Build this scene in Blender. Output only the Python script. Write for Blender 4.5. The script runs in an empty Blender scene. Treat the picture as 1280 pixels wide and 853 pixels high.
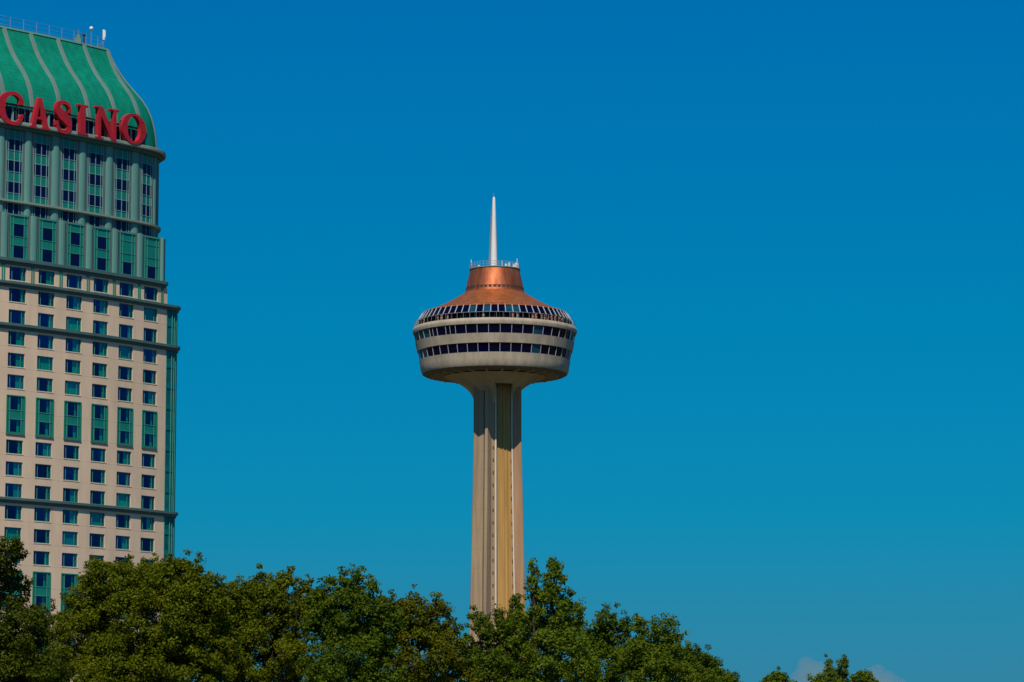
import bpy, bmesh, math, random
import numpy as np
from mathutils import Vector, Matrix

random.seed(7)
RNG = np.random.default_rng(11)
S = bpy.context.scene
COL = S.collection
R_ = math.radians

# ------------------------------------------------------------------ camera, sky, sun, exposure
F_PX, PITCH, CAM_Z = 4365.76, R_(7.80), 1.7          # focal length in pixels of a 1280 px wide frame
cam_d = bpy.data.cameras.new("camera")
cam = bpy.data.objects.new("camera", cam_d)
COL.objects.link(cam)
cam_d.sensor_width = 36.0
cam_d.lens = 36.0 * F_PX / 1280.0
cam_d.clip_start, cam_d.clip_end = 1.0, 90000.0
cam.location = (0, 0, CAM_Z)
cam.rotation_euler = (math.pi / 2 + PITCH, 0, 0)
S.camera = cam

SUN_EL, SUN_AZ = R_(52), R_(-7)                       # sun stands behind the camera, a touch to the left
to_sun = Vector((math.sin(SUN_AZ) * math.cos(SUN_EL), -math.cos(SUN_AZ) * math.cos(SUN_EL), math.sin(SUN_EL)))
sun_d = bpy.data.lights.new("sun", 'SUN')
sun_d.energy, sun_d.angle, sun_d.color = 4.2, R_(0.5), (1.0, 0.86, 0.70)
sun = bpy.data.objects.new("sun", sun_d)
sun.rotation_euler = to_sun.to_track_quat('Z', 'Y').to_euler()
sun.location = (0, -50, 200)
COL.objects.link(sun)

W = bpy.data.worlds.new("World")
S.world = W
W.use_nodes = True
nt = W.node_tree
bg = nt.nodes['Background']
bg.inputs[1].default_value = 0.1
sky = nt.nodes.new('ShaderNodeTexSky')
sky.sky_type = 'NISHITA'
sky.sun_disc = False
sky.sun_elevation = SUN_EL
sky.sun_rotation = math.pi - SUN_AZ                   # azimuth from +Y, clockwise
sky.air_density, sky.dust_density, sky.ozone_density = 1.0, 0.3, 3.0
# the deep clear blue of this sky: a tint that changes with elevation only
geo = nt.nodes.new('ShaderNodeTexCoord')
sep = nt.nodes.new('ShaderNodeSeparateXYZ')
nt.links.new(geo.outputs['Generated'], sep.inputs[0])
ramp = nt.nodes.new('ShaderNodeValToRGB')
SKY_TINT = [(0.0, (0.06, 0.28, 0.50)), (0.042, (0.045, 0.29, 0.51)), (0.062, (0.03, 0.325, 0.527)), (0.085, (0.009, 0.375, 0.579)),
            (0.142, (0.0, 0.42, 0.631)), (0.227, (0.0, 0.435, 0.733)), (0.45, (0.0, 0.50, 0.80)), (1.0, (0.0, 0.46, 0.76))]
nt.links.new(sep.outputs['Z'], ramp.inputs[0])
def set_ramp(r, stops):
    while len(r.elements) > 1: r.elements.remove(r.elements[-1])
    r.elements[0].position = stops[0][0]; r.elements[0].color = (*stops[0][1], 1)
    for p, c in stops[1:]:
        e = r.elements.new(p); e.color = (*c, 1)
set_ramp(ramp.color_ramp, SKY_TINT)
mul = nt.nodes.new('ShaderNodeMix'); mul.data_type = 'RGBA'; mul.blend_type = 'MULTIPLY'
mul.inputs[0].default_value = 1.0
nt.links.new(sky.outputs[0], mul.inputs[6]); nt.links.new(ramp.outputs[0], mul.inputs[7])
nt.links.new(mul.outputs[2], bg.inputs[0])

S.view_settings.view_transform = 'Standard'
S.view_settings.look = 'None'
S.view_settings.gamma = 1.0
S.view_settings.exposure = 0.0
S.view_settings.use_curve_mapping = False
S.cycles.max_bounces = 6
S.cycles.transparent_max_bounces = 12
S.cycles.volume_bounces = 1

# ------------------------------------------------------------------ measuring helpers
CP, SP = math.cos(PITCH), math.sin(PITCH)
def project(P):
    x, y, z = P[0], P[1], P[2] - CAM_Z
    d = y * CP + z * SP
    return 640 + F_PX * x / d, 426.5 - F_PX * (z * CP - y * SP) / d
def z_at(y, Y):                                       # height seen at picture row Y, y metres away
    v = (426.5 - Y) / F_PX
    return y * (SP + v * CP) / (CP - v * SP) + CAM_Z
def at(X, Y, y):
    z = z_at(y, Y)
    d = y * CP + (z - CAM_Z) * SP
    return Vector(((X - 640) / F_PX * d, y, z))

# ------------------------------------------------------------------ object helpers
def link(name, mesh, parent=None, mats=()):
    o = bpy.data.objects.new(name, mesh)
    COL.objects.link(o)
    if parent is not None: o.parent = parent
    if mats and not mesh.materials:
        for m in mats: mesh.materials.append(m)
    return o
def thing(name, label, cat, loc=(0, 0, 0), rz=0, group=None):
    o = bpy.data.objects.new(name, None)
    o.empty_display_size = 0.5
    COL.objects.link(o)
    o.location = loc; o.rotation_euler = (0, 0, rz)
    o["label"] = label; o["category"] = cat
    if group: o["group"] = group
    return o

class MB:
    """collects faces, becomes one mesh"""
    def __init__(s): s.v, s.f, s.m = [], [], []
    def face(s, pts, m=0):
        i = len(s.v); s.v += [tuple(p) for p in pts]; s.f.append(tuple(range(i, i + len(pts)))); s.m.append(m)
    def box(s, x0, x1, y0, y1, z0, z1, m=0):
        i = len(s.v)
        s.v += [(x0,y0,z0),(x1,y0,z0),(x1,y1,z0),(x0,y1,z0),(x0,y0,z1),(x1,y0,z1),(x1,y1,z1),(x0,y1,z1)]
        for q in ((0,3,2,1),(4,5,6,7),(0,1,5,4),(1,2,6,5),(2,3,7,6),(3,0,4,7)):
            s.f.append(tuple(i + k for k in q)); s.m.append(m)
    def bar(s, a, b, r, n=6, r2=None, m=0):
        a, b = Vector(a), Vector(b); r2 = r if r2 is None else r2
        d = (b - a).normalized()
        u = d.orthogonal().normalized(); w = d.cross(u)
        i = len(s.v)
        for P, rr in ((a, r), (b, r2)):
            for k in range(n):
                t = 2 * math.pi * k / n
                s.v.append(tuple(P + (u * math.cos(t) + w * math.sin(t)) * rr))
        for k in range(n):
            s.f.append((i + k, i + (k + 1) % n, i + n + (k + 1) % n, i + n + k)); s.m.append(m)
        s.f.append(tuple(i + n - 1 - k for k in range(n))); s.m.append(m)
        s.f.append(tuple(i + n + k for k in range(n))); s.m.append(m)
    def strip(s, rows, closed=False, m=0):            # rows: equally long lists of points
        i = len(s.v); n = len(rows[0])
        for r in rows: s.v += [tuple(p) for p in r]
        for a in range(len(rows) - 1):
            for k in range(n if closed else n - 1):
                k2 = (k + 1) % n
                s.f.append((i + a*n + k, i + a*n + k2, i + (a+1)*n + k2, i + (a+1)*n + k)); s.m.append(m)
    def lathe(s, prof, n=96, c=(0, 0), a0=0.0, a1=2 * math.pi, m=0):
        full = abs(a1 - a0 - 2 * math.pi) < 1e-6
        N = n if full else n + 1
        rows = [[(c[0] + r * math.sin(a0 + (a1 - a0) * k / n), c[1] - r * math.cos(a0 + (a1 - a0) * k / n), z)
                 for k in range(N)] for r, z in prof]
        s.strip(rows, closed=full, m=m)
    def mesh(s, name, smooth=None, weld=True):
        me = bpy.data.meshes.new(name)
        me.from_pydata(s.v, [], s.f)
        me.polygons.foreach_set('material_index', s.m)
        bm = bmesh.new(); bm.from_mesh(me)
        if weld: bmesh.ops.remove_doubles(bm, verts=bm.verts, dist=1e-4)
        bmesh.ops.recalc_face_normals(bm, faces=bm.faces)
        if smooth is not None:
            for f in bm.faces: f.smooth = True
            for e in bm.edges:
                e.smooth = len(e.link_faces) == 2 and e.calc_face_angle(0) < smooth
        bm.to_mesh(me); bm.free()
        return me
    def build(s, name, mat, parent=None, smooth=None, weld=True):
        mats = mat if isinstance(mat, (list, tuple)) else [mat]
        return link(name, s.mesh(name, smooth, weld), parent, mats)

# ------------------------------------------------------------------ materials
def mat(name, col, rough=0.7, metal=0.0, spec=0.3, var=0.12, scale=0.6, stretch=(1, 1, 1), bump=0.0, bscale=6.0, alpha_noise=None):
    m = bpy.data.materials.new(name); m.use_nodes = True
    t = m.node_tree; b = t.nodes['Principled BSDF']
    b.inputs['Roughness'].default_value = rough
    b.inputs['Metallic'].default_value = metal
    b.inputs['Specular IOR Level'].default_value = spec
    tc = t.nodes.new('ShaderNodeTexCoord')
    mp = t.nodes.new('ShaderNodeMapping'); mp.inputs['Scale'].default_value = stretch
    t.links.new(tc.outputs['Object'], mp.inputs[0])
    nz = t.nodes.new('ShaderNodeTexNoise'); nz.inputs['Scale'].default_value = scale; nz.inputs['Detail'].default_value = 5
    nz.inputs['Roughness'].default_value = 0.65
    t.links.new(mp.outputs[0], nz.inputs['Vector'])
    cr = t.nodes.new('ShaderNodeValToRGB')
    set_ramp(cr.color_ramp, [(0.3, tuple(c * (1 - var) for c in col)), (0.7, tuple(min(1, c * (1 + var)) for c in col))])
    t.links.new(nz.outputs[0], cr.inputs[0])
    t.links.new(cr.outputs[0], b.inputs['Base Color'])
    if bump:
        n2 = t.nodes.new('ShaderNodeTexNoise'); n2.inputs['Scale'].default_value = bscale; n2.inputs['Detail'].default_value = 4
        t.links.new(tc.outputs['Object'], n2.inputs['Vector'])
        bp = t.nodes.new('ShaderNodeBump'); bp.inputs['Strength'].default_value = bump; bp.inputs['Distance'].default_value = 0.1
        t.links.new(n2.outputs[0], bp.inputs['Height']); t.links.new(bp.outputs[0], b.inputs['Normal'])
    return m
def stripes(m, axis, spacing, width, col, fac=1.0, polar=False):
    """thin joint lines across a material, in object space (axis 0..2)"""
    t = m.node_tree; b = t.nodes['Principled BSDF']
    src = b.inputs['Base Color'].links[0].from_socket
    tc = t.nodes.new('ShaderNodeTexCoord'); sp = t.nodes.new('ShaderNodeSeparateXYZ')
    t.links.new(tc.outputs['Object'], sp.inputs[0])
    if polar:
        at2 = t.nodes.new('ShaderNodeMath'); at2.operation = 'ARCTAN2'
        t.links.new(sp.outputs[0], at2.inputs[0]); t.links.new(sp.outputs[1], at2.inputs[1]); val = at2.outputs[0]
    else: val = sp.outputs[axis]
    md = t.nodes.new('ShaderNodeMath'); md.operation = 'PINGPONG'; md.inputs[1].default_value = spacing / 2
    t.links.new(val, md.inputs[0])
    lt = t.nodes.new('ShaderNodeMath'); lt.operation = 'LESS_THAN'; lt.inputs[1].default_value = width / 2
    t.links.new(md.outputs[0], lt.inputs[0])
    sc = t.nodes.new('ShaderNodeMath'); sc.operation = 'MULTIPLY'; sc.inputs[1].default_value = fac
    t.links.new(lt.outputs[0], sc.inputs[0])
    mx = t.nodes.new('ShaderNodeMix'); mx.data_type = 'RGBA'; mx.inputs[7].default_value = (*col, 1)
    t.links.new(sc.outputs[0], mx.inputs[0]); t.links.new(src, mx.inputs[6])
    t.links.new(mx.outputs[2], b.inputs['Base Color'])
    return m
def glass_mat(name, tint, refl=0.12, rough=0.03):
    m = bpy.data.materials.new(name); m.use_nodes = True
    t = m.node_tree; t.nodes.remove(t.nodes['Principled BSDF'])
    out = t.nodes['Material Output']
    tr = t.nodes.new('ShaderNodeBsdfTransparent'); tr.inputs[0].default_value = (*tint, 1)
    gl = t.nodes.new('ShaderNodeBsdfGlossy'); gl.inputs['Roughness'].default_value = rough
    gl.inputs[0].default_value = (0.5, 0.32, 1, 1)
    mx = t.nodes.new('ShaderNodeMixShader')
    lw = t.nodes.new('ShaderNodeLayerWeight'); lw.inputs[0].default_value = 0.25
    ad = t.nodes.new('ShaderNodeMath'); ad.operation = 'MULTIPLY_ADD'; ad.inputs[1].default_value = 0.5; ad.inputs[2].default_value = refl
    t.links.new(lw.outputs['Fresnel'], ad.inputs[0]); t.links.new(ad.outputs[0], mx.inputs[0])
    t.links.new(tr.outputs[0], mx.inputs[1]); t.links.new(gl.outputs[0], mx.inputs[2])
    t.links.new(mx.outputs[0], out.inputs[0])
    return m

M = {}
M['beige'] = stripes(stripes(mat('beige_wall_panel', (0.69, 0.54, 0.39), 0.9, spec=0.1, var=0.10, scale=0.45, stretch=(1, 1, .25), bump=0.05), 2, 3.2, 0.03, (0.33, 0.25, 0.2), 0.6),
                     2, 3.2, 0.03, (0.3, 0.22, 0.18), 0.4)
M['cornice'] = mat('cornice_grey_green', (0.065, 0.135, 0.135), 0.7, var=0.12, scale=0.4)
M['trim'] = mat('pale_trim', (0.24, 0.31, 0.255), 0.7, var=0.15, scale=0.5)
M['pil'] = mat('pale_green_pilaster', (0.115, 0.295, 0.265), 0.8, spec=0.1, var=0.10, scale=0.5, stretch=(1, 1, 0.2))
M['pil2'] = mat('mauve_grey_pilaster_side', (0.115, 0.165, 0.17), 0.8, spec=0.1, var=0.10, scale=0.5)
M['teal'] = mat('teal_spandrel', (0.008, 0.20, 0.15), 0.25, spec=0.5, var=0.15, scale=0.5)
M['tealf'] = mat('teal_window_frame', (0.05, 0.28, 0.235), 0.45, var=0.08)
M['palef'] = mat('pale_window_frame', (0.20, 0.38, 0.38), 0.5, var=0.08)
M['greenf'] = mat('green_bay_frame', (0.012, 0.20, 0.135), 0.5, var=0.12)
M['roof'] = stripes(stripes(mat('green_roof_tiles', (0.002, 0.215, 0.14), 0.75, spec=0.08, var=0.25, scale=0.9, stretch=(1, 1, 0.5), bump=0.15, bscale=3), 2, 0.62, 0.07, (0.002, 0.13, 0.095), 0.5), 0, 0.9, 0.06, (0.006, 0.15, 0.1), 0.35)
M['rib'] = mat('pale_roof_rib', (0.13, 0.22, 0.20), 0.65, var=0.12, scale=0.4)
M['ridge'] = mat('pale_green_ridge', (0.16, 0.42, 0.33), 0.6, var=0.1)
M['inside'] = mat('dark_interior', (0.004, 0.008, 0.05), 0.9, var=0.2)
M['navy'] = mat('navy_interior', (0.003, 0.006, 0.045), 0.9, var=0.2)
M['curtain'] = mat('pale_curtain', (0.72, 0.78, 0.70), 0.9, var=0.12, scale=2.5, stretch=(3, 3, 0.15))
M['glass'] = glass_mat('tinted_window_glass', (0.09, 0.80, 0.60), 0.11)
M['dglass'] = mat('dark_glass', (0.002, 0.004, 0.05), 0.08, spec=0.22, var=0.2)
M['pglass'] = mat('pod_dark_glass', (0.001, 0.002, 0.022), 0.08, spec=0.2, var=0.2)
M['tglass'] = mat('teal_tinted_glass', (0.006, 0.06, 0.11), 0.1, spec=0.3, var=0.3)
M['dteal'] = mat('dark_teal_panel', (0.006, 0.16, 0.155), 0.2, spec=0.4, var=0.2)
M['red'] = mat('red_letter_paint', (0.40, 0.020, 0.036), 0.6, spec=0.15, var=0.16, scale=0.6)
M['dark'] = mat('dark_steel', (0.03, 0.04, 0.045), 0.6, var=0.15)
M['steel'] = mat('grey_steel', (0.30, 0.32, 0.33), 0.5, metal=0.3, var=0.12)
M['white'] = mat('white_paint', (0.74, 0.74, 0.72), 0.5, var=0.06)
M['screen'] = mat('white_screen_strut', (0.44, 0.47, 0.52), 0.5, var=0.06)
M['conc'] = stripes(mat('warm_concrete', (0.355, 0.27, 0.178), 0.9, spec=0.1, var=0.26, scale=0.75, stretch=(1, 1, 0.05), bump=0.12, bscale=1.5), 2, 4.6, 0.16, (0.30, 0.215, 0.14), 0.45)
M['conc2'] = mat('orange_concrete', (0.385, 0.245, 0.145), 0.9, spec=0.1, var=0.26, scale=0.75, stretch=(1, 1, 0.05), bump=0.12, bscale=1.5)
M['pod'] = stripes(mat('pod_cream_cladding', (0.42, 0.365, 0.275), 0.75, spec=0.15, var=0.22, scale=0.5, stretch=(1, 1, .35)), 0, 2 * math.pi / 22, 0.006, (0.30, 0.25, 0.18), 0.7, polar=True)
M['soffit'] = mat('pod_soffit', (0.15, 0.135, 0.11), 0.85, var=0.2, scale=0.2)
M['flare'] = mat('flare_concrete', (0.44, 0.36, 0.22), 0.85, var=0.25, scale=0.18, stretch=(1, 1, 0.4))
M['track'] = stripes(mat('ochre_track_cladding', (0.45, 0.275, 0.095), 0.8, spec=0.1, var=0.22, scale=0.6, stretch=(1, 1, 0.06)), 0, 0.62, 0.06, (0.32, 0.17, 0.05), 0.7)
M['rail'] = mat('pale_guide_rail', (0.66, 0.60, 0.50), 0.6, var=0.08)
M['slit'] = mat('slit_void', (0.06, 0.045, 0.04), 0.8)
M['copper'] = stripes(mat('copper_cladding', (0.47, 0.14, 0.06), 0.44, metal=0.7, var=0.42, scale=0.8, stretch=(1, 1, 0.12)), 0, 2 * math.pi / 48, 0.012, (0.36, 0.11, 0.04), 0.7, polar=True)
M['copper2'] = stripes(mat('copper_roof', (0.40, 0.135, 0.042), 0.5, metal=0.55, var=0.28, scale=0.5), 0, 2 * math.pi / 48, 0.012, (0.4, 0.13, 0.05), 0.7, polar=True)
M['deck'] = mat('deck_floor', (0.2, 0.19, 0.17), 0.8)
M['bark'] = mat('grey_brown_bark', (0.06, 0.045, 0.028), 0.9, var=0.35, scale=3, stretch=(1, 1, 0.2), bump=0.4)
M['grass'] = mat('grass_ground', (0.075, 0.07, 0.04), 0.95, var=0.35, scale=0.05)

# ================================================================== GROUND
g = MB(); g.face([(-45000, -45000, 0), (45000, -45000, 0), (45000, 45000, 0), (-45000, 45000, 0)])
ground = g.build('ground', M['grass']); ground['kind'] = 'structure'

# ================================================================== HOTEL
TH0, DTH, RAD = R_(43.043676), R_(1.7999966), 167.60757
Z0W = 74.16174 + CAM_Z                                # top of the window row numbered 0
AX, AY = -73.790238, 506.812435
CX, CY = AX - RAD * math.sin(TH0), AY + RAD * math.cos(TH0)
FLOOR = 3.2
T0 = -4.4                                             # left end of the facade, out of the frame
def ang(t): return TH0 + DTH * t
def fp(t, off=0.0, z=0.0):
    a = ang(t); return Vector((CX + (RAD + off) * math.sin(a), CY - (RAD + off) * math.cos(a), z))
def t_at(X, Y, off=0.0):
    lo, hi = -4.0, 12.0
    for _ in range(50):
        m_ = (lo + hi) / 2; P = fp(m_, off); P.z = z_at(P.y, Y)
        if project(P)[0] < X: lo = m_
        else: hi = m_
    return (lo + hi) / 2
def zf(X, Y, off=0.0):                                # height of a facade point seen at X, Y
    P = fp(t_at(X, Y, off), off); return z_at(P.y, Y)

hotel = thing('hotel_tower', 'tall curved beige hotel with green windows and a green bell shaped roof', 'building', (CX, CY, 0))
HL = Vector((CX, CY, 0))
def hloc(pts): return [Vector(p) - HL for p in pts]

def outline(off, t_end, rc, ref, ext=0.0, t0=T0, back=26.0, nfront=56, narc=16, sweep=R_(92)):
    """plan polyline of a storey at offset off; ref = offset at which the corner radius rc holds"""
    pts = []
    a0 = ang(t0)
    P0 = fp(t0, off)
    pts.append(P0 + Vector((-math.sin(a0), math.cos(a0), 0)) * back)
    for k in range(nfront + 1): pts.append(fp(t0 + (t_end - t0) * k / nfront, off))
    ae = ang(t_end)
    tang = Vector((math.cos(ae), math.sin(ae), 0))
    c = fp(t_end, ref - rc) + tang * ext
    rr = rc + off - ref
    for k in range(0 if ext else 1, narc + 1):
        a = ae + sweep * k / narc
        pts.append(c + Vector((math.sin(a), -math.cos(a), 0)) * rr)
    a = ae + sweep
    pts.append(pts[-1] + Vector((math.cos(a), math.sin(a), 0)) * back)
    return [Vector((p.x - CX, p.y - CY, 0)) for p in pts]
def up(poly, z): return [Vector((p.x, p.y, z)) for p in poly]
def sweep_profile(mb, prof, t_end, rc, ref, ext=0.0, m=0, close=True, **kw):
    pr = list(prof) + ([prof[0]] if close else [])
    mb.strip([up(outline(o, t_end, rc, ref, ext, **kw), z) for o, z in pr], m=m)
def silhouette(X, Y, rc, ref, ext, by):               # solve t_end (or ext) so that the corner ends at column X
    lo, hi = (3.0, 8.0) if by == 't' else (0.05, 9.0)
    for _ in range(40):
        m_ = (lo + hi) / 2
        te, ex = (m_, ext) if by == 't' else (T_WALL, m_)
        best = -1e9
        for p in outline(ref, te, rc, ref, ex, narc=40)[30:-1]:
            q = Vector((p.x + CX, p.y + CY, 0)); q.z = z_at(q.y, Y); best = max(best, project(q)[0])
        if best < X: lo = m_
        else: hi = m_
    return (lo + hi) / 2

T_WALL = t_at(206.8, 537)                             # end of the beige wall
EXT_G = silhouette(220.3, 500, 3.0, 0.0, 0.0, 'e')
T_AB = silhouette(206.6, 320, 1.3, 0.0, 0.0, 't')
DR = -1.0                                             # the round top storeys stand back one metre
RC_D = 8.3
T_DR = silhouette(197.0, 225, RC_D, DR, 0.0, 't')

z_c4 = (zf(0, 627.5, .45), zf(0, 620.8, .45))
z_c3 = (zf(0, 409.3, .45), zf(0, 402.2, .45))
z_c2 = (zf(0, 356.2, .45), zf(0, 349.6, .45))
z_c1 = (zf(0, 328.8, .40), zf(0, 320.8, .40))
z_at_ = zf(0, 264.5, 0.1)                             # top of the green storeys
z_d1 = (zf(0, 252.0, DR + .25), zf(0, 248.4, DR + .25))
z_ev = (zf(0, 153.2, .12), zf(0, 148.3, .12))
def ztop(j): return Z0W - FLOOR * j

def facade(mb, off, depth, ts, z0, z1, holes, mrev=0, t_sub=0.34):
    """curved wall between ts[0] and ts[1] with rectangular openings and their reveals"""
    T = {ts[0], ts[1]}; Zs = {z0, z1}
    for (a, b, c, d) in holes: T |= {a, b}; Zs |= {c, d}
    T = sorted(T); Zs = sorted(Zs)
    TT = []
    for a, b in zip(T, T[1:]):
        n = max(1, int(math.ceil((b - a) / t_sub)))
        TT += [a + (b - a) * k / n for k in range(n)]
    TT.append(T[-1])
    for a, b in zip(TT, TT[1:]):
        for c, d in zip(Zs, Zs[1:]):
            tm, zm = (a + b) / 2, (c + d) / 2
            if any(h[0] < tm < h[1] and h[2] < zm < h[3] for h in holes): continue
            mb.face([fp(a, off, c) - HL, fp(b, off, c) - HL, fp(b, off, d) - HL, fp(a, off, d) - HL])
    for (a, b, c, d) in holes:
        i, o = off - depth, off
        mb.face([fp(a, o, c) - HL, fp(a, o, d) - HL, fp(a, i, d) - HL, fp(a, i, c) - HL], mrev)
        mb.face([fp(b, o, c) - HL, fp(b, i, c) - HL, fp(b, i, d) - HL, fp(b, o, d) - HL], mrev)
        mb.face([fp(a, o, d) - HL, fp(b, o, d) - HL, fp(b, i, d) - HL, fp(a, i, d) - HL], mrev)
        mb.face([fp(a, o, c) - HL, fp(a, i, c) - HL, fp(b, i, c) - HL, fp(b, o, c) - HL], mrev)

M_PER_T = RAD * DTH
WIN_W, WIN_H = 3.02, 2.02
WT = WIN_W / M_PER_T
cols = list(range(-4, 6))
tall_pairs = [(4, 5), (12, 13)]
tall_rows = {4, 5, 12, 13}
rows_plain = [-2, -1, 0, 1, 2, 3, 6, 7, 8, 9, 10, 11]
holes = []; win_specs = []; bay_specs = []
for c in cols:
    for j in rows_plain + list(range(14, 23)):
        zt = ztop(j)
        holes.append((c, c + WT, zt - WIN_H, zt)); win_specs.append((c, j))
    for a, b in tall_pairs:
        zt, zb = ztop(a) + 0.18, ztop(b) - WIN_H - 0.46
        holes.append((c - 0.02, c + WT + 0.03, zb, zt)); bay_specs.append((c, zb, zt))
# beige wall
mb = MB()
facade(mb, 0.0, 0.34, (T0, T_WALL), 0.0, z_c1[0], holes)
a0 = ang(T0)
L0 = fp(T0) - HL; LB = L0 + Vector((-math.sin(a0), math.cos(a0), 0)) * 26
mb.face([LB, L0, L0 + Vector((0, 0, z_c1[0])), LB + Vector((0, 0, z_c1[0]))])
hotel_wall = mb.build('wall', M['beige'], hotel)
# dark inside of the building, seen through the glass
mb = MB()
sweep_profile(mb, [(-1.35, 0.2), (-1.35, z_c1[1]), (-8, z_c1[1])], T_AB, 1.4, 0.0, close=False)
mb.build('interior', M['inside'], hotel)
# glazed round corner
Hb = z_c2[0] + 0.05
ol = outline(-0.12, T_WALL, 3.0, 0.0, EXT_G)
i0 = 58
cor = ol[i0 - 1:]
mb = MB(); mb.strip([up(cor, 0.0), up(cor, Hb)]); M['cglass'] = mat('corner_teal_glass', (.008, .115, .135), .12, spec=.35, var=.35, scale=.3)
gc = mb.build('corner_glazing', M['cglass'], hotel, smooth=0.6)
mb = MB()
dense = outline(-0.03, T_WALL, 3.0, 0.0, EXT_G)[i0 - 1:]
mlist = [0, 1, 3, 5, 7, 9, 11, 13, 15]
for k in mlist:
    p = dense[min(k, len(dense) - 2)]; mb.bar((p.x, p.y, 0), (p.x, p.y, Hb), 0.09, 5)
for j in range(-1, 24):
    zz = ztop(j) - WIN_H - 0.35
    if zz > 0: mb.strip([up(outline(o, T_WALL, 3.0, 0.0, EXT_G)[i0 - 1:], z) for o, z in ((-.02, zz), (-.02, zz + .8), (-.15, zz + .8))], m=1)
mb.build('corner_mullion', [M['tealf'], M['dteal']], gc)

# window pieces in local space: x along the wall, -y outward, origin = lower left corner on the wall face
def frame_mesh(w, h, xs, zs=(), b=0.07, dep=0.10, y0=0.16):
    q = MB()
    q.box(0, w, y0, y0 + dep, 0, b); q.box(0, w, y0, y0 + dep, h - b, h)
    q.box(0, b, y0, y0 + dep, b, h - b); q.box(w - b, w, y0, y0 + dep, b, h - b)
    for x in xs: q.box(x - .045, x + .045, y0 + .003, y0 + dep - .003, b, h - b)
    for z in zs: q.box(b, w - b, y0 + .006, y0 + dep - .006, z - .04, z + .04)
    return q.mesh('window_frame')
def pane_mesh(w, h, y=0.22, x0=0.03, z0=0.03):
    q = MB(); q.face([(x0, y, z0), (w - x0, y, z0), (w - x0, y, h - z0), (x0, y, h - z0)]); return q.mesh('window_pane')
def curtain_mesh(pieces, h, y=0.42):
    q = MB()
    for (x0, x1, zb) in pieces:                       # folds
        n = max(3, int((x1 - x0) / 0.12))
        top = [(x0 + (x1 - x0) * k / n, y + (0.045 if k % 2 else 0), h - .02) for k in range(n + 1)]
        q.strip([[(p[0], p[1], zb) for p in top], top])
    return q.mesh('window_curtain')
win_frame = frame_mesh(WIN_W, WIN_H, (0.55, WIN_W - 0.62))
win_frame.materials.append(M['tealf'])
win_panes = []
for gm in ('glass', 'glass', 'glass'):
    win_panes.append(pane_mesh(WIN_W, WIN_H))
win_pane = win_panes[0]
cur = {
    'right': [(WIN_W - .75, WIN_W - .05, .05)], 'wide': [(WIN_W - 1.35, WIN_W - .05, .05)],
    'both': [(.05, .6, .05), (WIN_W - .8, WIN_W - .05, .05)], 'full': [(.05, WIN_W - .05, .05)],
    'low': [(.05, .75, .05), (WIN_W - .9, WIN_W - .05, .05), (.76, WIN_W - .91, .05)],
    'thin': [(WIN_W - .55, WIN_W - .05, .05)]}
CURT = [M['curtain'], mat('cream_curtain', (.66, .70, .58), .9, var=.15, scale=2.5, stretch=(3, 3, .15)), mat('grey_curtain', (.52, .60, .58), .9, var=.2, scale=2.5, stretch=(3, 3, .15))]
GL2 = [M['glass'], glass_mat('darker_window_glass', (.07, .72, .56), .09), glass_mat('reflecting_window_glass', (.09, .78, .62), .15)]
cur_mesh = {}
for k, v in cur.items():
    for q_ in range(3):
        cur_mesh[k, q_] = []
        for piece in v:
            me = curtain_mesh([piece], WIN_H); me.materials.append(CURT[q_]); cur_mesh[k, q_].append(me)
special = {(2, 3): 'full', (3, 3): 'both', (1, 3): 'both', (4, 1): 'full', (3, 9): 'full', (2, 10): 'full', (4, 8): 'full', (1, 0): 'both',
           (0, 4): 'wide', (2, 1): 'wide', (3, -2): 'both', (0, 2): 'wide', (0, 3): 'wide', (2, 2): 'wide', (5, 10): 'thin', (1, 10): 'thin', (3, 8): 'thin', (3, 10): 'thin'}
def place(o, t, off, z):
    p = fp(t, off, z) - HL
    a = ang(t + WT / 2)
    o.location = p; o.rotation_euler = (0, 0, a)
for pm, gm in zip(win_panes, GL2): pm.materials.append(gm)
q = MB(); q.box(-.06, WIN_W + .06, -.05, .16, -.13, -.02); sill_mesh = q.mesh('window_sill'); sill_mesh.materials.append(M['beige'])
far = MB()
for (c, j) in win_specs:
    kind = special.get((c, j)) or random.choices(['right', 'wide', 'thin', 'both', 'full'], [7, 4.5, 2, 2, .4])[0]
    zb = ztop(j) - WIN_H
    if c < 0 or j > 13:                               # beyond the frame edge or below the tree tops: one further part
        Mx = Matrix.Translation(fp(c, 0, zb) - HL) @ Matrix.Rotation(ang(c + WT / 2), 4, 'Z')
        for me, mi in ((win_frame, 0), (win_pane, 1), (cur_mesh[kind, 0][-1], 2)):
            for f in me.polygons: far.face([Mx @ me.vertices[v].co for v in f.vertices], mi)
        continue
    fr = link('window', win_frame, hotel); place(fr, c, 0, zb)
    pn = link('pane', random.choice(win_panes), fr); pn.rotation_euler = (random.uniform(-.012, .012), 0, random.uniform(-.015, .015)); sl = link('sill', sill_mesh, fr); cq = random.choice((0, 0, 1, 2))
    for cm_ in cur_mesh[kind, cq]: link('curtain', cm_, fr)
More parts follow.
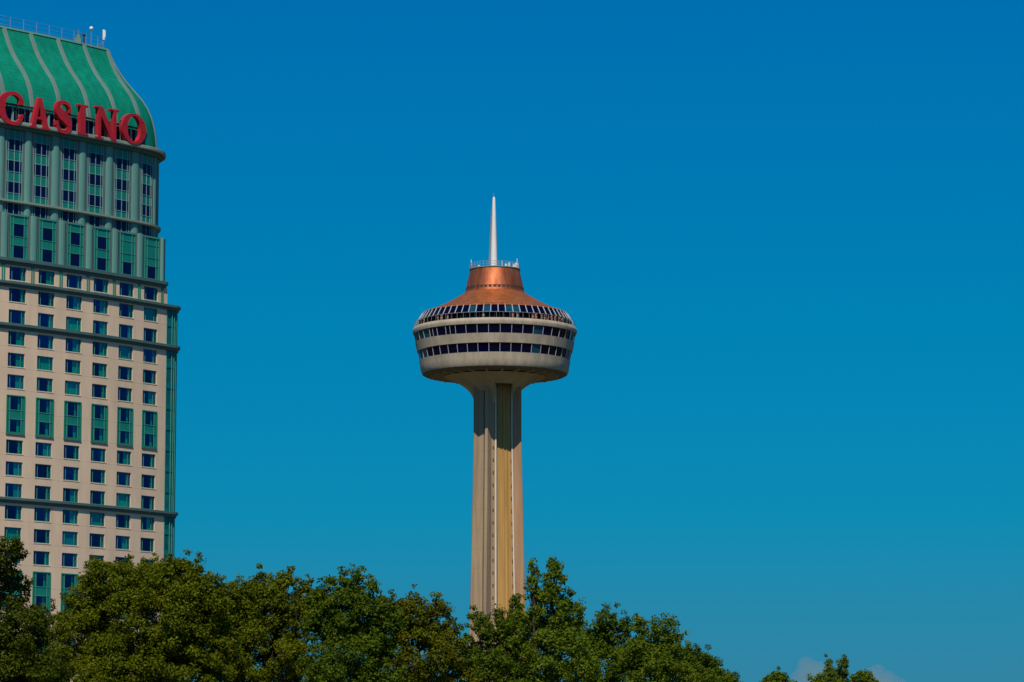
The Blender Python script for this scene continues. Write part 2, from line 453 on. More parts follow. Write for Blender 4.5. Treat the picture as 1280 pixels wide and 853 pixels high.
# two-storey green bays
def bay_parts(h):
    w = WIN_W + 0.05 * M_PER_T
    q = MB()                                          # projecting box frame
    y0, y1, b = -0.11, 0.30, 0.16
    q.box(0, b, y0, y1, 0.45, h - b); q.box(w - b, w, y0, y1, 0.45, h - b)
    q.box(0, w, y0, y1, h - b, h); q.box(0.0, w, y0, y1, 0.22, 0.45)
    q.box(-.04, w + .04, y0 - .05, y1, 0.02, .215, 1)
    for x in (0.62, w - 0.62): q.box(x - .05, x + .05, -0.06, .1, .45, h - b, 2)
    for z in (h - .2 - 2.0, 2.35): q.box(b, w - b, -0.05, .09, z - .05, z + .05, 2)
    f = q.mesh('bay_frame')
    for k in ('greenf', 'cornice', 'tealf'): f.materials.append(M[k])
    s = MB()
    s.face([(b, .02, 2.35), (w - b, .02, 2.35), (w - b, .02, h - 2.2), (b, .02, h - 2.2)])
    s.face([(b, .02, .45), (.62, .02, .45), (.62, .02, 2.35), (b, .02, 2.35)])
    s.face([(w - .62, .02, .45), (w - b, .02, .45), (w - b, .02, 2.35), (w - .62, .02, 2.35)])
    s.face([(b, .02, h - 2.2), (.62, .02, h - 2.2), (.62, .02, h - b), (b, .02, h - b)])
    s.face([(w - .62, .02, h - 2.2), (w - b, .02, h - 2.2), (w - b, .02, h - b), (w - .62, .02, h - b)])
    s = s.mesh('bay_spandrel'); s.materials.append(M['teal'])
    u = MB(); u.face([(.62, .03, .45), (w - .62, .03, .45), (w - .62, .03, 2.35), (.62, .03, 2.35)]); u = u.mesh('bay_pane'); u.materials.append(M['glass'])
    o = MB(); o.face([(.62, .03, h - 2.2), (w - .62, .03, h - 2.2), (w - .62, .03, h - b), (.62, .03, h - b)]); o = o.mesh('bay_pane'); o.materials.append(M['glass'])
    k = MB(); k.face([(w - 1.15, .4, .5), (w - .6, .4, .5), (w - .6, .4, 2.3), (w - 1.15, .4, 2.3)])
    k.face([(w - 1.0, .4, h - 2.15), (w - .6, .4, h - 2.15), (w - .6, .4, h - .25), (w - 1.0, .4, h - .25)]); k = k.mesh('bay_curtain'); k.materials.append(M['curtain'])
    return f, s, u, o, k
bay_meshes = bay_parts(bay_specs[0][2] - bay_specs[0][1])
for (c, zb, zt) in bay_specs:
    fr = link('bay_window', bay_meshes[0], hotel); place(fr, c - .02, 0, zb)
    link('spandrel', bay_meshes[1], fr); link('pane', bay_meshes[2], fr); link('pane', bay_meshes[3], fr)
    link('curtain', bay_meshes[4], fr)
fo = far.build('window_row', [M['tealf'], M['glass'], M['curtain']], hotel); fo['kind'] = 'stuff'
# cornices
for (zc, ext, te, rc) in ((z_c4, EXT_G, T_WALL, 3.0), (z_c3, EXT_G, T_WALL, 3.0), (z_c2, EXT_G, T_WALL, 3.0), (z_c1, 0.0, T_AB, 1.3)):
    mb = MB(); b_, t_ = zc
    sweep_profile(mb, [(-0.6, b_), (0.22, b_), (0.28, b_ + (t_ - b_) * .45), (0.52, b_ + (t_ - b_) * .55), (0.52, t_), (-.6, t_ + .05)], te, rc, 0.0, ext)
    mb.build('cornice', M['cornice'], hotel)
# roof slab over the glazed corner
mb = MB(); top = up(outline(0.2, T_WALL, 3.0, 0.0, EXT_G), z_c2[1] - .04); mb.face(top); mb.build('corner_roof', M['cornice'], hotel)

# storeys between the two upper cornices: rounded corner and thin green posts
mb = MB()
mb.strip([up(outline(-0.01, T_AB, 1.3, 0.0)[56:], z) for z in (z_c2[1], z_at_ - .3)])
mb.build('corner_wall', M['pil'], hotel, smooth=0.6)
mb = MB()
for c in range(-4, 7):
    tm = c - (1 - WT) / 2 if c < 6 else T_AB - .02
    for d in (-.035, .035): 
        p = fp(tm + d, .03) - HL; mb.bar((p.x, p.y, z_c2[1]), (p.x, p.y, z_c1[0]), .11, 5)
mb.build('post', M['greenf'], hotel)

# green storeys: pilasters and full height glazing
zA0, zA1 = z_c1[1], z_at_
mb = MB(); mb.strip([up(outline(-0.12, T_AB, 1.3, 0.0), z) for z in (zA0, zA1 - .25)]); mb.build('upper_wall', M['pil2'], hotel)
for c in range(-4, 7):
    mb = MB()
    t1 = c - .035; t0_ = c - (1 - WT) + .03
    if c == 6: t1 = T_AB + .05
    sp = t1 - t0_
    prof = [(0, -.12), (0, .02), (.22, .05), (.26, .26), (.42, .36), (.58, .36), (.74, .26), (.78, .05), (1, .02), (1, -.12)]
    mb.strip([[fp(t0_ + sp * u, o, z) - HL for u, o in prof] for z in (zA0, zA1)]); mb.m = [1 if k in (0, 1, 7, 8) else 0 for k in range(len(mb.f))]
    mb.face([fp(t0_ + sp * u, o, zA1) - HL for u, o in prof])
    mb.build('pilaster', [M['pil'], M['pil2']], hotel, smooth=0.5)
hA = zA1 - zA0
def glass_bay():
    w = WIN_W + .1
    q = MB(); q.box(0, w, -.02, .1, 0, hA - .15)
    base = q.mesh('glass_bay'); base.materials.append(M['teal'])
    q = MB()
    for x in (.05, .55, w - .65, w - .05): q.box(x - .04, x + .04, -.12, -.02, 0, hA - .2)
    q.box(0, w, -.16, -.02, hA - .32, hA - .12)
    for j in (-3, -4):
        zz = ztop(j) - zA0
        q.box(0, w, -.09, -.02, zz - .03, zz + .05); q.box(0, w, -.09, -.02, zz - 1.95, zz - 1.88)
    fr = q.mesh('bay_frame'); fr.materials.append(M['tealf'])
    panes = []
    for j in (-3, -4):
        zz = ztop(j) - zA0
        q = MB(); q.face([(.6, -.035, zz - 1.85), (w - .7, -.035, zz - 1.85), (w - .7, -.035, zz - .05), (.6, -.035, zz - .05)])
        pm = q.mesh('bay_pane'); pm.materials.append(M['dglass']); panes.append(pm)
        q = MB(); q.face([(w - 1.1, -.04, zz - 1.85), (w - .7, -.04, zz - 1.85), (w - .7, -.04, zz - .05), (w - .95, -.04, zz - .05)])
    return base, fr, panes
gbm = glass_bay()
for c in cols:
    o = link('glass_bay', gbm[0], hotel); place(o, c - .01, .0, zA0)
    link('mullion', gbm[1], o)
    hidden = {0: (), 1: (), 2: (), 3: (), 4: (1,), 5: (1,)}.get(c, ())
    for k, pm in enumerate(gbm[2]):
        if k not in hidden: link('pane', pm, o)
# parapet roof on the green storeys
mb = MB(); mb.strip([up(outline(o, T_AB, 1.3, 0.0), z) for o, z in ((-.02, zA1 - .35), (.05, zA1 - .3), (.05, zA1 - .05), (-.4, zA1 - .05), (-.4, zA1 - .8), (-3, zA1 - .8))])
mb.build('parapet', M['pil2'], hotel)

# round top storeys (drum)
zD0, zD1 = zA1 - 1.2, z_ev[0] + .25
mb = MB(); mb.strip([up(outline(DR - .22, T_DR, RC_D, DR), z) for z in (zD0, zD1)]); mb.build('drum_wall', M['teal'], hotel, smooth=0.5)
drum_X = [7.5, 41.6, 76.5, 109.7, 143.4, 176.3]
drum_W = [19.6, 19.2, 18.9, 18.8, 17.6, 13.6]
# positions along the drum outline (front arc then corner arc) by picture column
dl = outline(DR, T_DR, RC_D, DR, nfront=200, narc=60)
dl_w = [(Vector((p.x + CX, p.y + CY, 0))) for p in dl[1:-1]]
dl_X = []
for p in dl_w:
    q = p.copy(); q.z = z_at(p.y, 225); dl_X.append(project(q)[0])
dl_s = [0.0]
for a, b in zip(dl_w, dl_w[1:]): dl_s.append(dl_s[-1] + (b - a).length)
kmax = int(np.argmax(dl_X))
def s_of_X(X): return float(np.interp(X, dl_X[:kmax + 1], dl_s[:kmax + 1]))
def at_s(s, off=0.0):                                 # point and heading on the drum outline
    xs = float(np.interp(s, dl_s, [p.x for p in dl_w])); ys = float(np.interp(s, dl_s, [p.y for p in dl_w]))
    k = min(max(int(np.searchsorted(dl_s, s)), 1), len(dl_w) - 1)
    tg = (dl_w[k] - dl_w[k - 1]).normalized(); n = Vector((tg.y, -tg.x, 0))
    return Vector((xs, ys, 0)) - HL + n * off, math.atan2(tg.y, tg.x)
bays = [(s_of_X(X), s_of_X(X + w)) for X, w in zip(drum_X, drum_W)]
step = bays[1][0] - bays[0][0]
for k in range(1, 5): bays.insert(0, (bays[0][0] - step, bays[0][1] - step))
bays = [b for b in bays if b[0] > 0.3]
wB = 2.75
dj = (-5, -6, -7, -8)
def drum_bay(w):
    q = MB()
    for x in (.0, .32, w / 2, w - .42, w - .0): q.box(x - .04, x + .04, -.06, .05, 0, zD1 - zD0)
    for j in dj:
        zz = ztop(j) - zD0
        q.box(0, w, -.055, .05, zz - .02, zz + .05); q.box(0, w, -.055, .05, zz - 1.72, zz - 1.65)
    fr = q.mesh('bay_mullion'); fr.materials.append(M['palef'])
    ps = []
    for j in dj:
        zz = ztop(j) - zD0
        q = MB()
        for x0, x1 in ((.04, .28), (.36, w / 2 - .04), (w / 2 + .04, w - .46), (w - .38, w - .04)): q.face([(x0, -.0, zz - 1.65), (x1, -.0, zz - 1.65), (x1, -.0, zz - .02), (x0, 0, zz - .02)])
        pm = q.mesh('drum_pane'); pm.materials.append(M['dglass']); ps.append(pm)
    q = MB()
    q.box(0, w, .02, .14, 0, zD1 - zD0)
    bk = q.mesh('drum_bay'); bk.materials.append(M['teal'])
    return bk, fr, ps
dbm = {}
for i, (s0, s1) in enumerate(bays):
    w = round(s1 - s0, 1)
    if w not in dbm: dbm[w] = drum_bay(w)
    p, _ = at_s(s0); p2, _ = at_s(s1); h = math.atan2((p2 - p).y, (p2 - p).x)
    o = link('drum_bay', dbm[w][0], hotel); o.location = (p.x, p.y, zD0); o.rotation_euler = (0, 0, h)
    link('mullion', dbm[w][1], o)
    for pm in dbm[w][2]: link('pane', pm, o)
    # pale half round pilaster on the right of each bay
    e = bays[i + 1][0] if i + 1 < len(bays) else s1 + 1.9
    g0, g1 = s1 + .06, e - .06; L = g1 - g0
    prof = [(0, -.3), (0, .02), (.2, .05), (.22, .14), (.34, .26), (.5, .30), (.66, .26), (.78, .14), (.8, .05), (1, .02), (1, -.3)]
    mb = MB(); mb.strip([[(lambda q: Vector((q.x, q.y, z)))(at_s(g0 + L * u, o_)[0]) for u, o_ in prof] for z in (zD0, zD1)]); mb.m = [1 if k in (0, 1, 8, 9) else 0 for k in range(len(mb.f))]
    mb.build('pilaster', [M['pil'], M['pil2']], hotel, smooth=0.4)
# the pieces of pilaster beyond the last one, round the corner
for k in range(3):
    g0 = bays[-1][1] + 2.3 + k * 3.4
    mb = MB(); mb.strip([[(lambda q: Vector((q.x, q.y, z)))(at_s(g0 + 1.0 * u, o_)[0]) for u, o_ in ((0, -.3), (0, .1), (.3, .25), (.7, .25), (1, .1), (1, -.3))] for z in (zD0, zD1)])
    mb.build('pilaster', M['pil'], hotel, smooth=0.4)
# thin band round the drum
mb = MB(); sweep_profile(mb, [(DR - .3, z_d1[0]), (DR + .50, z_d1[0]), (DR + .62, z_d1[0] + .15), (DR + .62, z_d1[1]), (DR - .3, z_d1[1] + .04)], T_DR, RC_D, DR)
mb.build('band', M['trim'], hotel, smooth=0.5)
# eave
mb = MB(); b_, t_ = z_ev
sweep_profile(mb, [(DR - .4, b_ + .1), (DR + .9, b_ + .1), (DR + .95, b_ - .05), (DR + 1.2, b_ - .02), (DR + 1.26, b_ + .12), (DR + 1.26, t_ - .06), (DR + 1.18, t_), (DR - 1.0, t_ + .03)], T_DR, RC_D, DR)
ev = mb.build('eave', M['trim'], hotel, smooth=0.4)
mb = MB(); sweep_profile(mb, [(DR - .3, b_ - .5), (DR + .5, b_ - .5), (DR + .8, b_ - .2), (DR + .8, b_ + .12), (DR - .3, b_ + .12)], T_DR, RC_D, DR)
mb.build('soffit', M['cornice'], ev)

# bell shaped roof
RB = DR - .2
prof = [(0, 0), (.06, 1.0), (.17, 2.1), (.42, 3.3), (.85, 4.7), (1.5, 6.0), (2.35, 7.15), (3.55, 8.35), (4.8, 9.6), (5.8, 10.8), (6.6, 12.0), (7.25, 13.1), (7.75, 14.1)]
zr_target = zf(64, 47.2, RB - 7.75)                    # ridge height seen in the picture
ks = (zr_target - t_) / prof[-1][1]
prof = [(i, h * ks) for i, h in prof]
mb = MB(); sweep_profile(mb, [(RB - i, t_ + h) for i, h in prof], T_DR, RC_D, DR, close=False)
roof = mb.build('roof', M['roof'], hotel, smooth=0.7)
zr = t_ + prof[-1][1]
mb = MB(); sweep_profile(mb, [(RB - 7.8, zr - .1), (RB - 7.57, zr - .05), (RB - 7.57, zr + .22), (RB - 8.0, zr + .25)], T_DR, RC_D, DR)
mb.build('ridge_cap', M['ridge'], roof)
mb = MB(); mb.face(up(outline(RB - 7.8, T_DR, RC_D, DR), zr + .05)); mb.build('roof_deck', M['cornice'], roof)
# ribs: on the pilaster lines, running up the slope
rib_t = []
def rib(pt_fn):
    q = MB(); rows = []
    for i, h in prof:
        l, r_ = pt_fn(-1, i), pt_fn(1, i); 
        rows.append([(l[0].x, l[0].y, t_ + h), (l[1].x, l[1].y, t_ + h + .12), (r_[1].x, r_[1].y, t_ + h + .12), (r_[0].x, r_[0].y, t_ + h)])
    q.strip(rows); q.build('roof_rib', M['rib'], roof, smooth=0.8)
rib_X = [61.5 - 70, 61.5 - 34.5, 66 - 35 + 0.5, 66, 101, 137, 169]
for X in [-78, -40, -3.5, 31.5, 66, 101.5, 135.5]:
    t = t_at(X, 131 + X * .19, RB - 2.0)
    def fn(sg, i, t=t):
        w = .62 / M_PER_T / 2 * (RAD / (RAD + RB - i))
        return (fp(t + sg * w * 1.25, RB - i) - HL, fp(t + sg * w, RB - i + .14) - HL)
    rib(fn)
ae = ang(T_DR); cc = fp(T_DR, DR - RC_D) - HL
for frac in (-.02, .40, .80):
    a = ae + R_(90) * frac
    def fn(sg, i, a=a):
        rr = RC_D + RB - DR - i; w = .31
        n = Vector((math.sin(a), -math.cos(a), 0)); tg = Vector((math.cos(a), math.sin(a), 0))
        ww = min(w, rr * .9)
        return (cc + n * rr + tg * sg * ww * 1.2, cc + n * (rr + .14) + tg * sg * ww)
    rib(fn)
# dark clerestory at the foot of the roof behind the letters
mb = MB(); zc0, zc1 = t_ + .05, t_ + 2.35
kw = dict(t0=T0 + .01, back=.01, narc=6, sweep=R_(30))
sweep_profile(mb, [(DR + .05, zc0), (DR + .05, zc1)], T_DR - .3, RC_D, DR, close=False, **kw)
cl = mb.build('clerestory', M['dglass'], hotel)
mb = MB()
k = 0; t = T0 + .1
while t < T_DR:
    p = fp(t, DR + .12) - HL
    mb.bar((p.x, p.y, zc0), (p.x, p.y, zc1), .10 if k % 3 else .24, 5); t += .21; k += 1
mb.build('clerestory_post', M['pil'], cl)
# roof railing
mb = MB()
base = [p for p in outline(RB - 8.2, T_DR, RC_D + 1.0, DR)]
for hgt in (.7, 1.35, 2.0):
    for a, b in zip(base[1:58], base[2:58]): mb.bar((a.x, a.y, zr + hgt), (b.x, b.y, zr + hgt), .02, 4)
for a in base[1:58:3]: mb.bar((a.x, a.y, zr), (a.x, a.y, zr + 2.0), .028, 4)
mb.build('roof_railing', M['steel'], roof)

# roof equipment
def roof_point(X, Y, back=8.7):
    off = RB - back; t = t_at(X, Y, off); p = fp(t, off, zr + .2); return p
p = roof_point(114, 46); lamp = thing('roof_floodlight', 'small white ball lamp on a thin post on the hotel roof edge', 'lamp', p)
q = MB(); hz = z_at(p.y, 35.8) - p.z
q.bar((0, 0, 0), (0, 0, hz - .2), .05, 6); q.bar((0, 0, 0), (0, 0, .15), .2, 8); q.build('post', M['steel'], lamp)
q = MB(); q.lathe([(0, -.33), (.16, -.29), (.28, -.16), (.33, 0), (.28, .16), (.16, .29), (0, .33)], 12); o = q.build('lamp_globe', M['white'], lamp, smooth=1.5); o.location = (0, 0, hz)
p = roof_point(128.5, 55); an = thing('roof_antenna', 'white upright panel antenna on the right end of the hotel roof', 'antenna', p)
q = MB(); hz = z_at(p.y, 37.5) - p.z
q.bar((0, 0, 0), (.1, 0, hz * .95), .07, 6); q.bar((-1, 0, .2), (.05, 0, hz * .45), .05, 5); q.build('mast', M['steel'], an)
q = MB(); q.box(-.02, .30, -.18, .1, hz * .5, hz); q.box(.18, .42, -.12, .12, hz * .62, hz * .95); q.build('antenna_panel', M['white'], an)
q = MB(); q.box(-1.3, -.35, -.3, .3, -.1, .55); q.box(-1.2, -.5, -.25, .25, .55, .7); q.build('base_cabinet', M['pil2'], an)
p = roof_point(105, 50); ve = thing('roof_vent', 'small dark capped vent pipe behind the hotel roof ridge', 'vent', p)
q = MB(); hz = z_at(p.y, 43) - p.z
q.bar((0, 0, 0), (0, 0, hz - .2), .12, 8); q.build('pipe', M['dark'], ve)
q = MB(); q.lathe([(0, hz + .12), (.3, hz), (.34, hz - .2), (.2, hz - .25), (0, hz - .25)], 12); q.build('cap', M['dark'], ve)
p = roof_point(98, 50, 8.1); ch = thing('roof_finial', 'short grey finial block on the hotel ridge above a pale rib', 'finial', p)
q = MB(); q.box(-.5, .5, -.4, .4, -.2, .7); q.box(-.3, .3, -.25, .25, .7, 1.2); q.build('block', M['rib'], ch)
q = MB(); q.bar((0, 0, 1.2), (0, 0, 2.2), .12, 6, .03); q.build('spike', M['rib'], ch)

# ---- the CASINO sign
sign = thing('casino_sign', 'red raised serif letters spelling CASINO along the eave under the green roof', 'sign', fp(2.5, 0.3, z_ev[1]))
SL = sign.location.copy()
def extr(polys, depth, h, w):
    """pieces (unit box, x right, y up) -> one mesh standing in the xz plane, front at y = 0"""
    q = MB()
    for n, poly in enumerate(polys):
        y0 = (n % 5) * .005; d = depth - (n % 5) * .005
        P = [(x * w, z * h) for x, z in poly]
        k = len(P)
        q.face([(x, y0, z) for x, z in P]); q.face([(x, d, z) for x, z in reversed(P)])
        for i in range(k):
            a, b = P[i], P[(i + 1) % k]
            q.face([(a[0], y0, a[1]), (a[0], d, a[1]), (b[0], d, b[1]), (b[0], y0, b[1])])
    return q.mesh('letter', weld=False)
def ring_pieces(thick_h, thick_v, a0, a1, n=40):
    out = []
    for k in range(n):
        q = []
        for a in (a0 + (a1 - a0) * k / n, a0 + (a1 - a0) * (k + 1) / n): q.append(a)
        def o(a): return (.5 + .5 * math.cos(a), .5 + .5 * math.sin(a))
        def i(a): return (.5 + (.5 - thick_h) * math.cos(a), .5 + (.5 - thick_v) * math.sin(a))
        out.append([o(q[0]), o(q[1]), i(q[1]), i(q[0])])
    return out
def stroke(pts, ws):
    pts = [Vector((x, y)) for x, y in pts]; L, Rr = [], []
    for k, p in enumerate(pts):
        d = (pts[min(k + 1, len(pts) - 1)] - pts[max(k - 1, 0)]).normalized(); n = Vector((-d.y, d.x))
        L.append(p + n * ws[k] / 2); Rr.append(p - n * ws[k] / 2)
    return [[tuple(L[k]), tuple(L[k + 1]), tuple(Rr[k + 1]), tuple(Rr[k])] for k in range(len(pts) - 1)]
def spline(pts, n=6):
    out = []
    P = [pts[0]] + list(pts) + [pts[-1]]
    for i in range(1, len(P) - 2):
        for k in range(n):
            t = k / n; a, b, c, d = P[i - 1], P[i], P[i + 1], P[i + 2]
            out.append(tuple(.5 * ((2 * b[m]) + (-a[m] + c[m]) * t + (2 * a[m] - 5 * b[m] + 4 * c[m] - d[m]) * t * t + (-a[m] + 3 * b[m] - 3 * c[m] + d[m]) * t ** 3) for m in range(len(b))))
    out.append(tuple(pts[-1])); return out
def rect(x0, x1, y0, y1): return [(x0, y0), (x1, y0), (x1, y1), (x0, y1)]
GLY = {}
GLY['O'] = ring_pieces(.225, .085, 0, 2 * math.pi, 56)
cc_ = [(.93, .70, .13), (.86, .86, .13), (.70, .95, .11), (.52, .95, .12), (.33, .87, .17), (.19, .70, .25), (.14, .5, .28), (.19, .30, .25), (.33, .13, .17), (.52, .055, .12), (.72, .06, .11), (.88, .16, .11), (.96, .34, .05)]
sp_ = spline(cc_); GLY['C'] = stroke([p[:2] for p in sp_], [p[2] for p in sp_]) + [rect(.83, 1.0, .64, .80)] + [[(.86, .26), (1.0, .26), (1.0, .36), (.93, .36)]]
ss_ = [(.90, .72, .10), (.82, .87, .13), (.62, .95, .11), (.38, .94, .13), (.18, .83, .24), (.20, .66, .32), (.48, .53, .34), (.76, .40, .33), (.84, .22, .28), (.68, .075, .15), (.44, .05, .11), (.22, .10, .14), (.09, .27, .10)]
sp_ = spline(ss_); GLY['S'] = stroke([p[:2] for p in sp_], [p[2] for p in sp_]) + [rect(.80, .95, .66, .78), rect(.04, .20, .22, .36)]
GLY['I'] = [rect(.25, .75, .06, .94), rect(0, 1, .0, .07), rect(0, 1, .93, 1.0)]
GLY['A'] = [[(.08, .04), (.26, .04), (.56, 1.0), (.42, 1.0)], [(.42, .999), (.58, .999), (.96, .04), (.66, .04)], rect(.27, .70, .30, .38), rect(0, .36, 0, .055), rect(.58, 1.04, 0, .055)]
GLY['N'] = [rect(.12, .24, .03, .97), rect(.78, .90, .03, 1.0), [(.06, .995), (.32, .995), (.90, .0), (.72, .0)], rect(0, .36, 0, .055), rect(.62, 1.04, .945, 1.0), rect(0, .2, .945, 1.0)]
LET = [('C', -3.0, 29.5, 114.5, 155.5), ('A', 37.5, 62.5, 122.5, 161), ('S', 69.5, 90.3, 126.3, 166.8), ('I', 97.5, 110.3, 131, 168.5), ('N', 119.5, 148.5, 135, 175.5), ('O', 153, 183, 142, 180.5)]
LOFF = 0.40
def drum_like(X, off):                                # point at picture column X on the eave line
    best = None
    pts = outline(off, T_DR, RC_D, DR, nfront=220, narc=60)[1:-1]
    lastX = -1e9
    for a, b in zip(pts, pts[1:]):
        A = Vector((a.x + CX, a.y + CY, 0)); A.z = z_at(A.y, 160); B = Vector((b.x + CX, b.y + CY, 0)); B.z = z_at(B.y, 160)
        xa, xb = project(A)[0], project(B)[0]
        if xa <= X <= xb: return A.lerp(B, (X - xa) / (xb - xa))
    return A
for ch_, xa, xb, ya, yb in LET:
    A, B = drum_like(xa, LOFF), drum_like(xb, LOFF)
    mid = (A + B) / 2
    zb, zt = z_at(mid.y, yb), z_at(mid.y, ya)
    d = B - A; d.z = 0; h = math.atan2(d.y, d.x)
    me = extr(GLY[ch_], .75, zt - zb, d.length); me.materials.append(M['red'])
    o = link('letter', me, sign); o.location = (A.x - SL.x, A.y - SL.y, zb - SL.z); o.rotation_euler = (0, 0, h)
    o["label"] = 'red capital letter ' + ch_
# steel support behind the letters
q = MB()
prev = None
for X in np.linspace(-12, 172, 40):
    p = drum_like(float(X), -.55) - SL; p.z = z_ev[1] + 2.55 - SL.z
    if prev is not None: q.bar(prev, p, .17, 6)
    prev = p
for X in (8, 20, 44, 55, 77, 84, 101, 106, 126, 141, 160, 175):
    p = drum_like(float(X), -.55) - SL; r0 = drum_like(float(X), .6) - SL
    zz = z_ev[1] - SL.z
    q.bar((p.x, p.y, zz), (p.x, p.y, zz + 2.5), .09, 5); r1 = p.lerp(r0, .5)
    q.bar((p.x, p.y, zz + 1.9), (r1.x, r1.y, zz + 1.9), .06, 5)
q.build('support_frame', M['dark'], sign)

# ================================================================== OBSERVATION TOWER
TY = 820.0
AXP = at(618.5, 430, TY)
tower = thing('observation_tower', 'tall concrete observation tower with a round cream pod, copper top and white mast', 'tower', (AXP.x, TY, 0))
PX = (TY * CP + (AXP.z - CAM_Z) * SP) / F_PX          # metres per picture pixel at the axis
def tz(Y): return z_at(TY, Y)
def prof_px(lst): return [(r * PX, tz(Y)) for r, Y in lst]

# shaft: a plan with a ridge at the left, a recess for the lifts and a wing at the right
plan = [(-26, -20), (-26.3, 15), (-25.8, 26), (-20, 23.5), (-13.5, 28), (-12.6, 26.5), (-11.8, 33), (-8.6, 34.5), (-4, 25.5), (-.6, 24)]
rec = [(.8, 24), (2.5, 23), (3.0, 17.5), (20.2, 13), (20.8, 15), (22.0, 15)]
wing = [(22.6, 15), (33, 20.5), (33.3, 8), (32, -20), (14, -34), (-10, -34)]
levels = [(483.8, 1.0), (500, 1.0), (545, 1.0), (600, 1.03), (680, 1.085), (768, 1.155), (860, 1.25), (1000, 1.45)]
zl = [(tz(Y), s) for Y, s in levels] + [(0.0, 1.62)]
zl.append(zl.pop())
def plan_rows(pts): return [[(x * s * PX, -n * s * PX, z) for x, n in pts] for z, s in zl]
zl_shaft = [(min(z, tz(487)), s_) for z, s_ in zl]
mb = MB(); mb.strip([[(x * s_ * PX, -n * s_ * PX, z) for x, n in plan + rec + wing + [plan[0]]] for z, s_ in zl_shaft])
for f in range(len(mb.f)):
    k = f % (len(plan) + len(rec) + len(wing))
    if k >= len(plan) + len(rec) - 1 and k < len(plan) + len(rec) + 1: mb.m[f] = 1
mb.build('shaft', [M['conc'], M['conc2']], tower)
mb = MB(); mb.strip(plan_rows([(3.6, 17.9), (9.5, 16.4), (10.2, 17.1), (11.0, 16.9), (11.6, 15.9), (14.0, 15.2), (14.6, 16.0), (15.2, 15.9), (15.8, 14.8), (19.6, 13.8)]))
mb.build('lift_track', M['track'], tower)
for x, n in ((1.4, 24.4), (21.4, 15.5)):
    mb = MB(); mb.strip(plan_rows([(x - .75, n - 1), (x - .75, n + .6), (x + .75, n + .6), (x + .75, n - 1)])); mb.build('guide_rail', M['rail'], tower)
Y = 562.0
while Y < 775:
    z = tz(Y); s = float(np.interp(z, [a for a, b in zl][::-1], [b for a, b in zl][::-1]))
    for x, n in ((-1.7, 24.6), (20.1, 14.0)):
        q = MB(); q.box(-.12, .12, -.08, .1, -.32, .32); o = q.build('slit_window', M['slit'], tower); o.location = (x * s * PX, -n * s * PX - .06, z)
    Y += 15.6
# flare under the pod
FL = [(24, 507), (26.5, 499), (29.5, 493), (33, 488.5), (39, 483.5), (47, 478.5), (56, 474.5), (63, 472)]
mb = MB(); mb.lathe(prof_px(FL), 96)
me = mb.mesh('flare', smooth=0.6); me.materials.append(M['flare'])
zs_ = tz(483.6); bm = bmesh.new(); bm.from_mesh(me)
for co, no in (((.8 * PX, 0, 0), (1, 0, 0)), ((22.2 * PX, 0, 0), (1, 0, 0)), ((0, 0, zs_), (0, 0, 1))):
    bmesh.ops.bisect_plane(bm, geom=bm.verts[:] + bm.edges[:] + bm.faces[:], plane_co=co, plane_no=no)
dead = [f for f in bm.faces if .8 * PX < f.calc_center_median().x < 22.2 * PX and f.calc_center_median().y < 0 and f.calc_center_median().z < zs_]
bmesh.ops.delete(bm, geom=dead, context='FACES'); bm.to_mesh(me); bm.free()
link('flare', me, tower)
mb = MB()
for x in (.8, 22.2):                                  # cheeks of the slot
    pr = [(math.sqrt(max(0, r * r - x * x)), Y) for r, Y in FL if Y >= 483.5]
    A = [(x * PX, -n * PX, tz(Y)) for n, Y in pr]; B = [(x * PX, -11 * PX, tz(Y)) for n, Y in pr]
    mb.strip([A, B])
mb.face([(.8 * PX, -11 * PX, zs_), (22.2 * PX, -11 * PX, zs_), (22.2 * PX, -31.5 * PX, zs_), (.8 * PX, -38.9 * PX, zs_)])
mb.face([(.8 * PX, -12 * PX, tz(505)), (22.2 * PX, -12 * PX, tz(505)), (22.2 * PX, -12 * PX, zs_), (.8 * PX, -12 * PX, zs_)])
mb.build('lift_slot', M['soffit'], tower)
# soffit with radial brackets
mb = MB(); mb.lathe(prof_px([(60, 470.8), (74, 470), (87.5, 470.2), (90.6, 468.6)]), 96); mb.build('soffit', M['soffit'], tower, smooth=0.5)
for k in range(24):
    a = 2 * math.pi * (k + .5) / 24
    q = MB(); r0, r1 = 62 * PX, 80 * PX; q.box(-.16, .16, -r1, -r0, .42, .85)
    o = q.build('bracket', M['flare'], tower); o.location = (0, 0, tz(470.4) - .8); o.rotation_euler = (0, 0, a)
